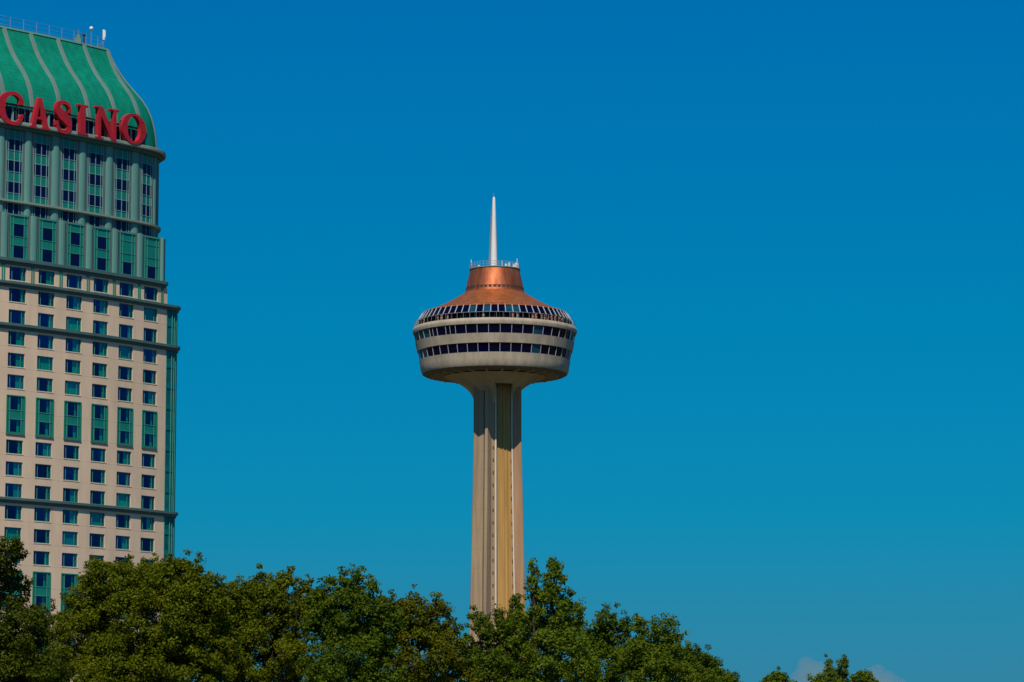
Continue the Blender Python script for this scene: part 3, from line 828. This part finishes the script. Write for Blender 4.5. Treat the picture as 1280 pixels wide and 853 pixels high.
# pod shell: bands with recessed window rows
W1 = ((101.0, 418.6), (98.6, 429.6)); W2 = ((96.0, 441.0), (93.6, 452.2))
mb = MB()
mb.lathe(prof_px([(99.9, 413.6), (99.9, 411.4), (101.4, 411.2), (102.8, 413.6), (102.9, 415.5), (W1[0][0] + 1.0, W1[0][1]), (W1[0][0] - 1.2, W1[0][1])]), 120)
mb.lathe(prof_px([(W1[1][0] - 1.2, W1[1][1]), (W1[1][0] + .9, W1[1][1]), (W2[0][0] + 1.0, W2[0][1]), (W2[0][0] - 1.2, W2[0][1])]), 120)
mb.lathe(prof_px([(W2[1][0] - 1.2, W2[1][1]), (W2[1][0] + .9, W2[1][1]), (93.2, 459), (92.2, 465.5), (90.4, 468.6)]), 120)
mb.build('pod_shell', M['pod'], tower, smooth=0.5)
NW = 44
for row, ((ra, Ya), (rb, Yb)) in enumerate((W1, W2)):
    za, zb = tz(Ya), tz(Yb)
    tealset = ((4, 9, 37), (4, 9, 36, 35))[row]
    def P(a, r, z, inset=.12): return Vector((math.sin(a) * (r * PX - inset), -math.cos(a) * (r * PX - inset), z))
    for k in range(NW):
        a0_, a1_ = 2 * math.pi * (k - .5) / NW, 2 * math.pi * (k + .5) / NW
        j1, j2 = random.uniform(-.10, .10), random.uniform(-.08, .08)
        i1, i2 = .14 + j1 * .8, .14 - j1 * .8
        q = MB(); q.face([P(a0_, rb, zb, i1), P(a1_, rb, zb, i2), P(a1_, ra, za, i2 + j2), P(a0_, ra, za, i1 + j2)])
        o = q.build('pod_window', M['tglass'] if k in tealset else M['pglass'], tower)
        q = MB(); q.bar(P(a1_, ra, za, 0), P(a1_, rb, zb, 0), .075, 5); q.build('mullion', M['screen'], o)
        if row == 0 and k in (40, 38):
            am = a0_ + (a1_ - a0_) * .45
            q = MB(); q.bar(P(am, ra, za, 0), P(am, rb, zb, 0), .06, 5); q.build('mullion', M['screen'], o)
# deck floor, glazed back wall, parapet fence
mb = MB(); mb.lathe(prof_px([(84, 413.2), (100.2, 413.0)]), 96); mb.build('deck_floor', M['deck'], tower)
mb = MB(); mb.lathe(prof_px([(86, 413.0), (86, 391)]), 96); dw = mb.build('deck_wall', M['pglass'], tower)
mb = MB()
for k in range(88):
    a = 2 * math.pi * k / 88; r = 86.3 * PX
    mb.bar((r * math.sin(a), -r * math.cos(a), tz(413)), (r * math.sin(a), -r * math.cos(a), tz(391)), .06, 4)
mb.build('wall_mullion', M['screen'], dw)
mb = MB()
for k in range(76):
    a = 2 * math.pi * (k + .3) / 76; r = 100.5 * PX
    mb.bar((r * math.sin(a), -r * math.cos(a), tz(411.3)), (r * math.sin(a), -r * math.cos(a), tz(404.0)), .035, 4)
for Y in (404.0,):
    mb.lathe([(100.5 * PX - .05, tz(Y) - .04), (100.5 * PX + .05, tz(Y) - .04), (100.5 * PX + .05, tz(Y) + .04), (100.5 * PX - .05, tz(Y) + .04), (100.5 * PX - .05, tz(Y) - .04)], 96)
mb.build('deck_fence', M['steel'], tower)
# inward leaning screen above the deck
NS = 66
sa, sb = (97.6, 404.0), (90.6, 393.6)
for k in range(NS):
    a0_, a1_ = 2 * math.pi * (k - .5) / NS, 2 * math.pi * (k + .5) / NS
    def P(rY, a, d): return Vector(((rY[0] * PX - d) * math.sin(a), -(rY[0] * PX - d) * math.cos(a), tz(rY[1])))
    d1 = random.uniform(0, .05)
    q = MB(); q.face([P(sa, a0_, .08 + d1), P(sa, a1_, .08), P(sb, a1_, .08), P(sb, a0_, .08 + d1)]); o = q.build('screen_panel', M['tglass'] if k in (65, 2, 3, 63) else M['pglass'], tower)
    q = MB(); q.bar(P(sa, a1_, 0), P(sb, a1_, 0) + Vector((0, 0, .1)), .10, 5); q.build('strut', M['screen'], o)
# copper roof, crown, crown windows
mb = MB(); mb.lathe(prof_px([(91.6, 393.9), (90.4, 392.6), (80, 389.2), (68, 384.0), (58, 379.0), (49, 373.8), (42, 369.6), (37.8, 366.8)]), 96)
mb.build('copper_roof', M['copper2'], tower, smooth=0.6)
mb = MB(); mb.lathe(prof_px([(37.8, 367.4), (37.2, 364.4), (37.0, 365.2), (36.5, 365.1), (35.9, 361.0), (36.3, 361.0), (34.0, 350), (31.4, 339.5), (31.2, 338.2)]), 96)
crown = mb.build('copper_crown', M['copper'], tower, smooth=0.5)
for k in range(40):
    a = 2 * math.pi * k / 40; r = 36.25 * PX
    q = MB(); q.box(-.30, .30, -.06, .06, -.34, .34); o = q.build('crown_window', M['slit'], tower)
    o.location = (r * math.sin(a), -r * math.cos(a), tz(363.0)); o.rotation_euler = (0, 0, a)
mb = MB(); mb.lathe(prof_px([(31.2, 338.2), (32.2, 338.0), (32.2, 337.0), (29, 337.2), (0.01, 337.6)]), 72); mb.build('crown_deck', M['trim'], tower)
mb = MB()
for k in range(40):
    a = 2 * math.pi * k / 40; r = 31.2 * PX
    mb.bar((r * math.sin(a), -r * math.cos(a), tz(337.2)), (r * math.sin(a), -r * math.cos(a), tz(330.5)), .05, 4)
for Y in (334.2, 331):
    mb.lathe([(31.2 * PX - .04, tz(Y)), (31.2 * PX + .04, tz(Y)), (31.2 * PX + .04, tz(Y) + .07), (31.2 * PX - .04, tz(Y) + .07), (31.2 * PX - .04, tz(Y))], 72)
mb.build('crown_railing', M['steel'], tower)
mb = MB()
for (x, n, w, h) in ((27.5, 10, .7, 1.3), (24, 14, .5, .9), (18, 16, .4, 1.2), (-29.5, 6, .14, 2.2), (27.8, 8, .12, 2.4), (9, 24, .12, 1.4), (14, 22, .5, .7), (-20, 18, .4, .5)):
    mb.box(x * PX - w / 2, x * PX + w / 2, -n * PX - w / 2, -n * PX + w / 2, tz(337.2), tz(337.2) + h)
mb.build('roof_equipment', M['white'], tower)
mx0 = -1.2
mb = MB(); mb.lathe([(r * PX, tz(Y)) for r, Y in ((4.3, 337), (4.3, 333), (4.15, 326), (3.6, 305), (3.0, 285), (2.4, 265), (1.7, 249), (1.2, 246.5), (.02, 246))], 20, c=(mx0 * PX, 0))
mast = mb.build('mast', M['white'], tower, smooth=0.6)
mb = MB()
x0 = (mx0 - 5.6) * PX; x1 = (mx0 - 4.3) * PX
for xx, xt in ((-6.6, -2.9), (-5.4, -2.2)): mb.bar((( mx0 + xx) * PX, -.3, tz(337)), ((mx0 + xt) * PX, -.3, tz(262)), .09, 5)
for k in range(30):
    f = k / 30; Yk = 337 - 75 * f
    mb.bar(((mx0 - 6.6 + 3.7 * f) * PX, -.3, tz(Yk)), ((mx0 - 5.4 + 3.2 * f) * PX, -.3, tz(Yk)), .05, 4)
mb.bar(((mx0 - .4) * PX, 0, tz(247)), ((mx0 - .4) * PX, 0, tz(241.5)), .06, 5)
mb.build('mast_ladder', M['steel'], mast)
mb = MB(); mb.lathe([(5.6 * PX, tz(337)), (5.4 * PX, tz(334.2)), (4.2 * PX, tz(334.0))], 16, c=(mx0 * PX, 0)); mb.build('mast_base', M['copper2'], mast)

# ================================================================== VISITORS ON THE DECK
def person_mesh(lean, arm):
    me = bpy.data.meshes.new('body'); bm = bmesh.new()
    J = {'pel': (0, 0, .95), 'che': (0, -.04 * lean, 1.28), 'nek': (0, -.09 * lean, 1.47), 'hed': (0, -.12 * lean, 1.58), 'top': (0, -.12 * lean, 1.72)}
    rad = {'pel': (.16, .12), 'che': (.18, .12), 'nek': (.06, .06), 'hed': (.085, .10), 'top': (.06, .07)}
    E_ = [('pel', 'che'), ('che', 'nek'), ('nek', 'hed'), ('hed', 'top')]
    for s_, n in ((-1, 'l'), (1, 'r')):
        J['h' + n] = (s_ * .10, 0, .86); J['k' + n] = (s_ * .11, -.02, .48); J['a' + n] = (s_ * .11, .02, .08); J['t' + n] = (s_ * .12, -.14, .03)
        J['s' + n] = (s_ * .20, -.08 * lean, 1.40)
        if arm: J['e' + n] = (s_ * .30, -.14, 1.18); J['w' + n] = (s_ * .20, -.38, 1.16)
        else: J['e' + n] = (s_ * .27, .02, 1.12); J['w' + n] = (s_ * .26, -.08, .88)
        J['f' + n] = tuple(Vector(J['w' + n]) + (Vector(J['w' + n]) - Vector(J['e' + n])).normalized() * .13)
        rad.update({'h' + n: (.10, .10), 'k' + n: (.062, .062), 'a' + n: (.045, .045), 't' + n: (.04, .03), 's' + n: (.065, .065), 'e' + n: (.045, .045), 'w' + n: (.032, .032), 'f' + n: (.03, .03)})
        E_ += [('pel', 'h' + n), ('h' + n, 'k' + n), ('k' + n, 'a' + n), ('a' + n, 't' + n), ('che', 's' + n), ('s' + n, 'e' + n), ('e' + n, 'w' + n), ('w' + n, 'f' + n)]
    V = {k: bm.verts.new(v) for k, v in J.items()}
    for a, b in E_: bm.edges.new((V[a], V[b]))
    order = list(J)
    bm.verts.ensure_lookup_table(); bm.to_mesh(me); bm.free()
    ob = bpy.data.objects.new('tmp', me); COL.objects.link(ob)
    md = ob.modifiers.new('skin', 'SKIN')
    for i, k in enumerate(order):
        sv = me.skin_vertices[0].data[i]; sv.radius = rad[k]; sv.use_root = (k == 'pel')
    ob.modifiers.new('sub', 'SUBSURF').levels = 1
    dg = bpy.context.evaluated_depsgraph_get(); dg.update()
    out = bpy.data.meshes.new_from_object(ob.evaluated_get(dg))
    bpy.data.objects.remove(ob)
    wrist = [Vector(J['wl']), Vector(J['wr'])]
    for p in out.polygons:
        c = p.center
        if c.z > 1.475: i = 0
        elif any((c - w).length < .17 for w in wrist): i = 0
        elif c.z > .93: i = 1
        elif c.z > .09: i = 2
        else: i = 3
        p.material_index = i; p.use_smooth = True
    return out
def hair_mesh(lean):
    q = MB(); c = (0, -.12 * lean + .012); q.lathe([(.105, 1.60), (.118, 1.66), (.105, 1.73), (.07, 1.775), (.01, 1.79)], 12, c=c); q.lathe([(.105, 1.60), (.09, 1.54), (.07, 1.50)], 8, c=c, a0=R_(95), a1=R_(265)); return q.mesh('hair', smooth=1.5)
pm_ = [person_mesh(1, 1), person_mesh(1, 0), person_mesh(.3, 0)]
hm_ = [hair_mesh(1), hair_mesh(1), hair_mesh(.3)]
skin = mat('skin', (0.50, 0.29, 0.20), 0.6); shoe = mat('dark_shoe', (0.05, 0.045, 0.04), 0.7)
CL = {'pink': (.62, .22, .25), 'white': (.78, .78, .76), 'orange': (.62, .26, .10), 'red': (.48, .08, .08), 'blue': (.12, .20, .45), 'grey': (.35, .35, .36), 'lilac': (.5, .38, .55), 'green': (.10, .22, .11), 'cream': (.66, .56, .40), 'navy': (.03, .045, .10), 'khaki': (.3, .24, .15), 'black': (.025, .025, .03), 'salmon': (.66, .34, .26)}
CM = {k: mat(k + '_cloth', v, .85) for k, v in CL.items()}
HAIR = [mat('brown_hair', (.07, .04, .02), .6), mat('black_hair', (.015, .012, .01), .5), mat('fair_hair', (.34, .22, .10), .6)]
VIS = [  # picture column, shirt, trousers, pose, hair, label
    (523.5, 'salmon', 'khaki', 0, 0, 'visitor in a salmon shirt at the far left end of the observation deck'),
    (531.0, 'lilac', 'navy', 1, 1, 'visitor in a lilac top near the left end of the deck fence'),
    (549.0, 'white', 'khaki', 0, 1, 'visitor in a white shirt, leftmost of the trio on the left of the deck'),
    (553.5, 'white', 'black', 2, 2, 'fair haired visitor in white, middle of the trio on the left of the deck'),
    (561.0, 'cream', 'navy', 1, 0, 'visitor in a cream shirt, rightmost of the trio on the left of the deck'),
    (605.0, 'grey', 'black', 1, 1, 'visitor in a grey top, left of the middle of the deck'),
    (640.8, 'lilac', 'navy', 0, 1, 'visitor in a lilac shirt, right of the middle of the deck'),
    (646.8, 'white', 'navy', 1, 0, 'visitor in a white top, right of the middle of the deck'),
    (665.5, 'lilac', 'black', 1, 1, 'visitor in lilac at the left of the crowd on the right of the deck'),
    (669.5, 'grey', 'navy', 2, 0, 'visitor in a grey shirt in the crowd on the right of the deck'),
    (676.5, 'white', 'khaki', 0, 1, 'visitor in a white shirt in the crowd on the right of the deck'),
    (680.0, 'pink', 'navy', 1, 0, 'visitor in a pink shirt beside one in white on the right of the deck'),
    (684.5, 'salmon', 'black', 0, 1, 'visitor in a salmon shirt amid the crowd right on the deck'),
    (688.8, 'cream', 'khaki', 1, 2, 'fair haired visitor in a cream top on the right of the deck'),
    (693.0, 'orange', 'navy', 2, 0, 'visitor in an orange shirt on the right of the deck'),
    (697.5, 'red', 'black', 0, 1, 'visitor in a red shirt near the right end of the crowd'),
    (702.0, 'pink', 'khaki', 1, 0, 'visitor in a pink top, last on the right end of the crowd on the deck'),
]
pcache = {}
for X, sh, tr, ps, hr, lab in VIS:
    r = 98.4 * PX
    sx = max(-.985, min(.985, (X - 618.5) * PX / r)); a = math.asin(sx)
    me = pm_[ps].copy(); me.materials.clear()
    for m_ in (skin, CM[sh], CM[tr], shoe): me.materials.append(m_)
    k_ = random.uniform(.95, 1.06)
    o = link('person', me); o.location = (AXP.x + r * math.sin(a), TY - r * math.cos(a), tz(413.05)); o.rotation_euler = (0, 0, a + random.uniform(-.3, .3)); o.scale = (k_, k_, k_)
    o['label'] = lab; o['category'] = 'person'; o['group'] = 'visitors on the observation deck'
    h = link('hair', hm_[ps].copy(), o, [HAIR[hr]])

# ================================================================== TREES
def leaf_mat(name, col, yel):
    m = bpy.data.materials.new(name); m.use_nodes = True
    t = m.node_tree; t.nodes.remove(t.nodes['Principled BSDF']); out = t.nodes['Material Output']
    tc = t.nodes.new('ShaderNodeTexCoord')
    def noise(scale, detail):
        nz = t.nodes.new('ShaderNodeTexNoise'); nz.inputs['Scale'].default_value = scale; nz.inputs['Detail'].default_value = detail
        t.links.new(tc.outputs['Object'], nz.inputs['Vector']); return nz
    nz = noise(.55, 3); n2 = noise(6.0, 1)
    ad = t.nodes.new('ShaderNodeMath'); ad.operation = 'MULTIPLY_ADD'; ad.inputs[1].default_value = .5
    t.links.new(n2.outputs[0], ad.inputs[0]); 
    hf = t.nodes.new('ShaderNodeMath'); hf.operation = 'MULTIPLY'; hf.inputs[1].default_value = .5
    t.links.new(nz.outputs[0], hf.inputs[0]); t.links.new(hf.outputs[0], ad.inputs[2])
    cr = t.nodes.new('ShaderNodeValToRGB')
    set_ramp(cr.color_ramp, [(.34, tuple(c * .7 for c in col)), (.5, col), (.64, yel)])
    t.links.new(ad.outputs[0], cr.inputs[0])
    df = t.nodes.new('ShaderNodeBsdfDiffuse'); tl = t.nodes.new('ShaderNodeBsdfTranslucent'); gl = t.nodes.new('ShaderNodeBsdfGlossy')
    gl.inputs['Roughness'].default_value = .55; gl.inputs[0].default_value = (.8, .85, .6, 1)
    t.links.new(cr.outputs[0], df.inputs[0]); t.links.new(cr.outputs[0], tl.inputs[0])
    m1 = t.nodes.new('ShaderNodeMixShader'); m1.inputs[0].default_value = .38
    t.links.new(df.outputs[0], m1.inputs[1]); t.links.new(tl.outputs[0], m1.inputs[2])
    m2 = t.nodes.new('ShaderNodeMixShader'); m2.inputs[0].default_value = .008
    t.links.new(m1.outputs[0], m2.inputs[1]); t.links.new(gl.outputs[0], m2.inputs[2])
    t.links.new(m2.outputs[0], out.inputs[0])
    return m
LM = {'olive': leaf_mat('olive_leaves', (.108, .140, .004), (.165, .190, .006)),
      'dark': leaf_mat('dark_leaves', (.060, .088, .005), (.105, .122, .006)),
      'green': leaf_mat('green_leaves', (.080, .138, .007), (.135, .175, .009)),
      'bright': leaf_mat('bright_leaves', (.105, .168, .010), (.165, .205, .012)),
      'brown': leaf_mat('yellowing_leaves', (.118, .142, .006), (.18, .182, .009))}

def leaves(name, centers, radii, counts, size, material, parent, drop=.35):
    n = int(sum(counts))
    idx = np.repeat(np.arange(len(centers)), counts)
    C_ = centers[idx]; rr = radii[idx]
    d = RNG.normal(size=(n, 3)); d /= np.linalg.norm(d, axis=1)[:, None]
    u = RNG.random(n) ** (1 / 2.2)
    pos = C_ + d * (rr * u)[:, None] * np.array([1, 1, .8])
    nrm = d * .7 + RNG.normal(size=(n, 3)) * .55 + np.array([0, 0, .55]); nrm /= np.linalg.norm(nrm, axis=1)[:, None]
    t = np.cross(nrm, RNG.normal(size=(n, 3))); t /= np.linalg.norm(t, axis=1)[:, None]
    b = np.cross(nrm, t)
    L = (size * RNG.uniform(.6, 1.35, n))[:, None]; Wd = L * RNG.uniform(.5, .8, n)[:, None]
    v = np.stack([pos - t * L * .5, pos + b * Wd * .5 + t * L * .05, pos + t * L * .5, pos - b * Wd * .5 + t * L * .05], 1).reshape(-1, 3)
    me = bpy.data.meshes.new(name)
    me.vertices.add(4 * n); me.vertices.foreach_set('co', v.astype(np.float32).ravel())
    me.loops.add(4 * n); me.loops.foreach_set('vertex_index', np.arange(4 * n, dtype=np.int32))
    me.polygons.add(n); me.polygons.foreach_set('loop_start', np.arange(0, 4 * n, 4, dtype=np.int32)); me.polygons.foreach_set('loop_total', np.full(n, 4, dtype=np.int32))
    me.update(calc_edges=True); me.validate()
    return link(name, me, parent, [material])

def tree(name, label, dist, lobes, mtl, size=.165, dens=1.25, hollow=.5, trunk_r=.28, clump=(.38, .72), lean=0.0, twigs=True):
    """lobes: (X, Y, rx, ry) of the crown's boughs as measured on the picture, set round the trunk at its distance"""
    xs = [l[0] for l in lobes]; big = max(lobes, key=lambda l: l[2] * l[3])
    base = at(big[0], big[1], dist); root = thing(name, label, 'tree', (base.x, dist, 0), 0, 'trees along the bottom of the view')
    mpp = dist / F_PX * 1.005
    cs, rs, ns = [], [], []
    lob3 = []
    for (X, Y, rx, ry) in lobes:
        c = at(X, Y, dist) - root.location; rx, ry = rx * mpp, ry * mpp
        c.y += random.uniform(-.35, .35) * min(2.6, big[2] * mpp - rx * .5) if rx * 1.2 < big[2] * mpp else 0
        lob3.append((c, rx, ry))
        rcm = min(1.0, max(.45, rx / 2.2))
        area = 4 * math.pi * ((rx * rx * rx * ry) ** .5)
        k = max(6, int(area * 1.15 * dens / (.75 * rcm ** 2 + .12)))
        d = RNG.normal(size=(k, 3)); d /= np.linalg.norm(d, axis=1)[:, None]
        # keep the camera side and the top thick, the far side thinner
        u = hollow + (1 - hollow) * RNG.random(k) ** .6
        wob = 1 + .16 * np.sin(d[:, 0] * 5 + c.x) * np.cos(d[:, 2] * 6 + c.z) + RNG.normal(0, .07, k)
        u = u * np.clip(wob, .7, 1.25)
        cs.append(np.array(c)[None] + d * u[:, None] * np.array([rx, rx, ry])[None] * .94)
        rr = RNG.uniform(clump[0], clump[1], k) * rcm
        rs.append(rr); ns.append(np.maximum(8, (58 * (rr / .55) ** 2 * (.24 / size) ** 2 * dens ** .3)).astype(int))
    cs = np.concatenate(cs); rs = np.concatenate(rs); ns = np.concatenate(ns)
    # stray sprigs beyond the outline
    k = len(cs) // 6; pick = RNG.integers(0, len(cs), k)
    ctr = np.mean(cs, 0); out = cs[pick] - ctr; out /= np.linalg.norm(out, axis=1)[:, None]
    cs = np.concatenate([cs, cs[pick] + (out + np.array([0, 0, .4])) * RNG.uniform(.1, .42, k)[:, None]]); rs = np.concatenate([rs, RNG.uniform(.16, .34, k)]); ns = np.concatenate([ns, RNG.integers(18, 40, k)])
    cr = leaves('crown', cs, rs, ns, size, LM[mtl], root)
    # trunk and limbs
    q = MB()
    fork = Vector((0, 0, max(2.0, lob3[lobes.index(big)][0].z * .42)))
    q.bar((0, 0, -.2), (.05, 0, fork.z * .5), trunk_r * 1.25, 9, trunk_r); q.bar((.05, 0, fork.z * .5), fork, trunk_r, 9, trunk_r * .8)
    for c, rx, ry in lob3:
        m1 = fork.lerp(c, .5) + Vector((random.uniform(-.4, .4), random.uniform(-.4, .4), .3))
        q.bar(fork, m1, trunk_r * .5, 6, trunk_r * .32); q.bar(m1, c, trunk_r * .32, 6, trunk_r * .16)
        for _ in range(7):
            d = Vector((random.gauss(0, 1), random.gauss(0, 1), random.gauss(.5, .8))).normalized()
            e = c + Vector((d.x * rx, d.y * rx, d.z * ry)) * .82
            q.bar(c.lerp(m1, random.random() * .5), e, trunk_r * .14, 5, .015)
    q.build('trunk', M['bark'], root)
    return root

TREES = [
 ('leafy_tree', 'dark loose tree at the left edge, its top before the hotel windows', 186, [(10, 690, 27, 19), (12, 738, 24, 26), (-22, 720, 40, 44), (22, 792, 42, 44), (-20, 830, 70, 62), (45, 850, 42, 48)], 'dark', dict(dens=1.15)),
 ('leafy_tree', 'broad olive tree with a wide rounded crown before the hotel', 200, [(188, 778, 88, 70), (140, 733, 36, 30), (112, 755, 34, 32), (214, 722, 36, 25), (180, 718, 26, 18), (122, 712, 15, 14), (155, 710, 15, 13), (243, 712, 14, 14), (266, 732, 16, 15), (250, 758, 38, 40), (100, 800, 34, 40), (262, 810, 40, 50), (182, 850, 108, 70)], 'olive', dict(trunk_r=.4)),
 ('leafy_tree', 'low dark tree between the left edge tree and the broad olive crown', 206, [(62, 782, 24, 22), (88, 768, 13, 14), (60, 830, 40, 34)], 'dark', dict(dens=.9)),
 ('leafy_tree', 'yellow green tree with two small tips, right of the broad olive crown', 214, [(326, 764, 44, 42), (328, 728, 13, 13), (358, 726, 13, 14), (298, 748, 24, 22), (379, 745, 18, 20), (285, 790, 32, 40), (336, 832, 66, 60), (392, 770, 18, 24), (372, 775, 17, 28), (300, 775, 26, 30)], 'olive', dict(dens=1.4)),
 ('leafy_tree', 'deep green tree with the highest pointed top left of the tower shaft', 206, [(441, 732, 19, 24), (424, 768, 40, 36), (462, 764, 27, 36), (410, 738, 14, 18), (480, 790, 22, 40), (440, 832, 62, 58), (488, 772, 16, 22), (402, 775, 22, 30)], 'green', dict(dens=1.4)),
 ('leafy_tree', 'yellowing tree with ragged tips just left of the tower shaft', 211, [(520, 772, 24, 24), (546, 782, 26, 27), (514, 750, 9, 10), (549, 757, 10, 11), (500, 760, 10, 16), (530, 830, 50, 50), (562, 800, 18, 22), (500, 785, 20, 26), (571, 818, 15, 24), (576, 850, 24, 26)], 'brown', dict(dens=1.3)),
 ('leafy_tree', 'small thin tree in front of the tower foot, letting pale concrete show through', 226, [(595, 776, 9, 14), (585, 808, 15, 22), (610, 792, 14, 16), (628, 777, 12, 21), (644, 757, 12, 18), (646, 790, 22, 28), (622, 803, 15, 20), (607, 776, 9, 12), (634, 815, 18, 22), (602, 832, 28, 30), (640, 846, 36, 32)], 'green', dict(dens=1.35, hollow=.35, trunk_r=.2)),
 ('leafy_tree', 'tall tapering tree with two pointed tops right of the tower shaft', 205, [(667, 711, 8, 12), (664, 738, 10, 18), (692, 726, 14, 25), (694, 712, 8, 12), (686, 765, 27, 36), (710, 772, 22, 34), (655, 792, 22, 32), (695, 828, 48, 56)], 'bright', dict(dens=1.5)),
 ('leafy_tree', 'low green tree with one blunt tip beside the tall tapering tree', 219, [(755, 779, 17, 19), (772, 790, 17, 18), (742, 800, 20, 26), (758, 838, 42, 42)], 'green', dict(dens=1.5)),
 ('leafy_tree', 'bright green tree with twin rounded tips, left of the dull sloping tree', 213, [(801, 785, 12, 16), (829, 792, 18, 20), (840, 812, 16, 22), (800, 818, 22, 26), (818, 842, 44, 42)], 'bright', dict(dens=1.6)),
 ('leafy_tree', 'dull green tree sloping down to the open sky on the right', 231, [(866, 824, 20, 17), (882, 838, 22, 20), (908, 852, 14, 12), (856, 852, 40, 34), (888, 866, 46, 30)], 'green', dict(dens=1.5)),
 ('leafy_tree', 'single small yellow green tree top standing alone left of the cloud', 258, [(971, 850, 12, 11), (962, 858, 14, 13), (984, 862, 14, 13), (971, 880, 26, 24)], 'bright', dict(dens=1.6, trunk_r=.16)),
 ('leafy_tree', 'small tree with twin spiky tips in front of the cloud', 250, [(1036, 834, 6, 10), (1054, 832, 6, 10), (1046, 848, 15, 12), (1024, 852, 12, 9), (1078, 850, 14, 10), (1094, 856, 8, 8), (1052, 872, 40, 20)], 'bright', dict(size=.15, dens=1.8, trunk_r=.14)),
]
for nm, lab, dist, lobes, mt, kw in TREES: tree(nm, lab, dist, lobes, mt, **kw)

# ================================================================== CLOUD
vm = bpy.data.materials.new('cloud_vapour'); vm.use_nodes = True
t = vm.node_tree; t.nodes.remove(t.nodes['Principled BSDF'])
pv = t.nodes.new('ShaderNodeVolumePrincipled'); pv.inputs['Density'].default_value = .0022; pv.inputs['Color'].default_value = (.62, .57, .53, 1); pv.inputs['Anisotropy'].default_value = -.1
t.links.new(pv.outputs[0], t.nodes['Material Output'].inputs['Volume'])
CD = 25000.0
def cloud(label, blobs):
    c0 = at(blobs[0][0], blobs[0][1], CD)
    me = bpy.data.meshes.new('cloud'); bm = bmesh.new()
    for (X, Y, r) in blobs:
        c = at(X, Y, CD) - c0; rr = r * CD / F_PX
        c.y = random.uniform(-1, 1) * rr * .4
        bmesh.ops.create_icosphere(bm, subdivisions=3, radius=rr, matrix=Matrix.Translation(c))
    bm.to_mesh(me); bm.free()
    ob = bpy.data.objects.new('tmp', me); COL.objects.link(ob)
    md = ob.modifiers.new('r', 'REMESH'); md.mode = 'VOXEL'; md.voxel_size = 18
    dg = bpy.context.evaluated_depsgraph_get(); dg.update()
    out = bpy.data.meshes.new_from_object(ob.evaluated_get(dg)); bpy.data.objects.remove(ob)
    out.materials.clear(); out.materials.append(vm)
    o = link('cloud', out); o.location = c0
    o['label'] = label; o['category'] = 'cloud'; o['group'] = 'clouds low on the right'
cloud('grey puff of cloud rising between the lone tree top and the spiky tree', [(1012, 846, 19), (1008, 832, 12), (1024, 842, 16), (1000, 850, 13), (1036, 852, 18), (1015, 866, 24)])
cloud('fainter grey cloud spreading right of the spiky tree at the lower right', [(1092, 850, 17), (1098, 838, 9), (1110, 850, 12), (1124, 857, 11), (1076, 854, 16), (1100, 866, 24)])
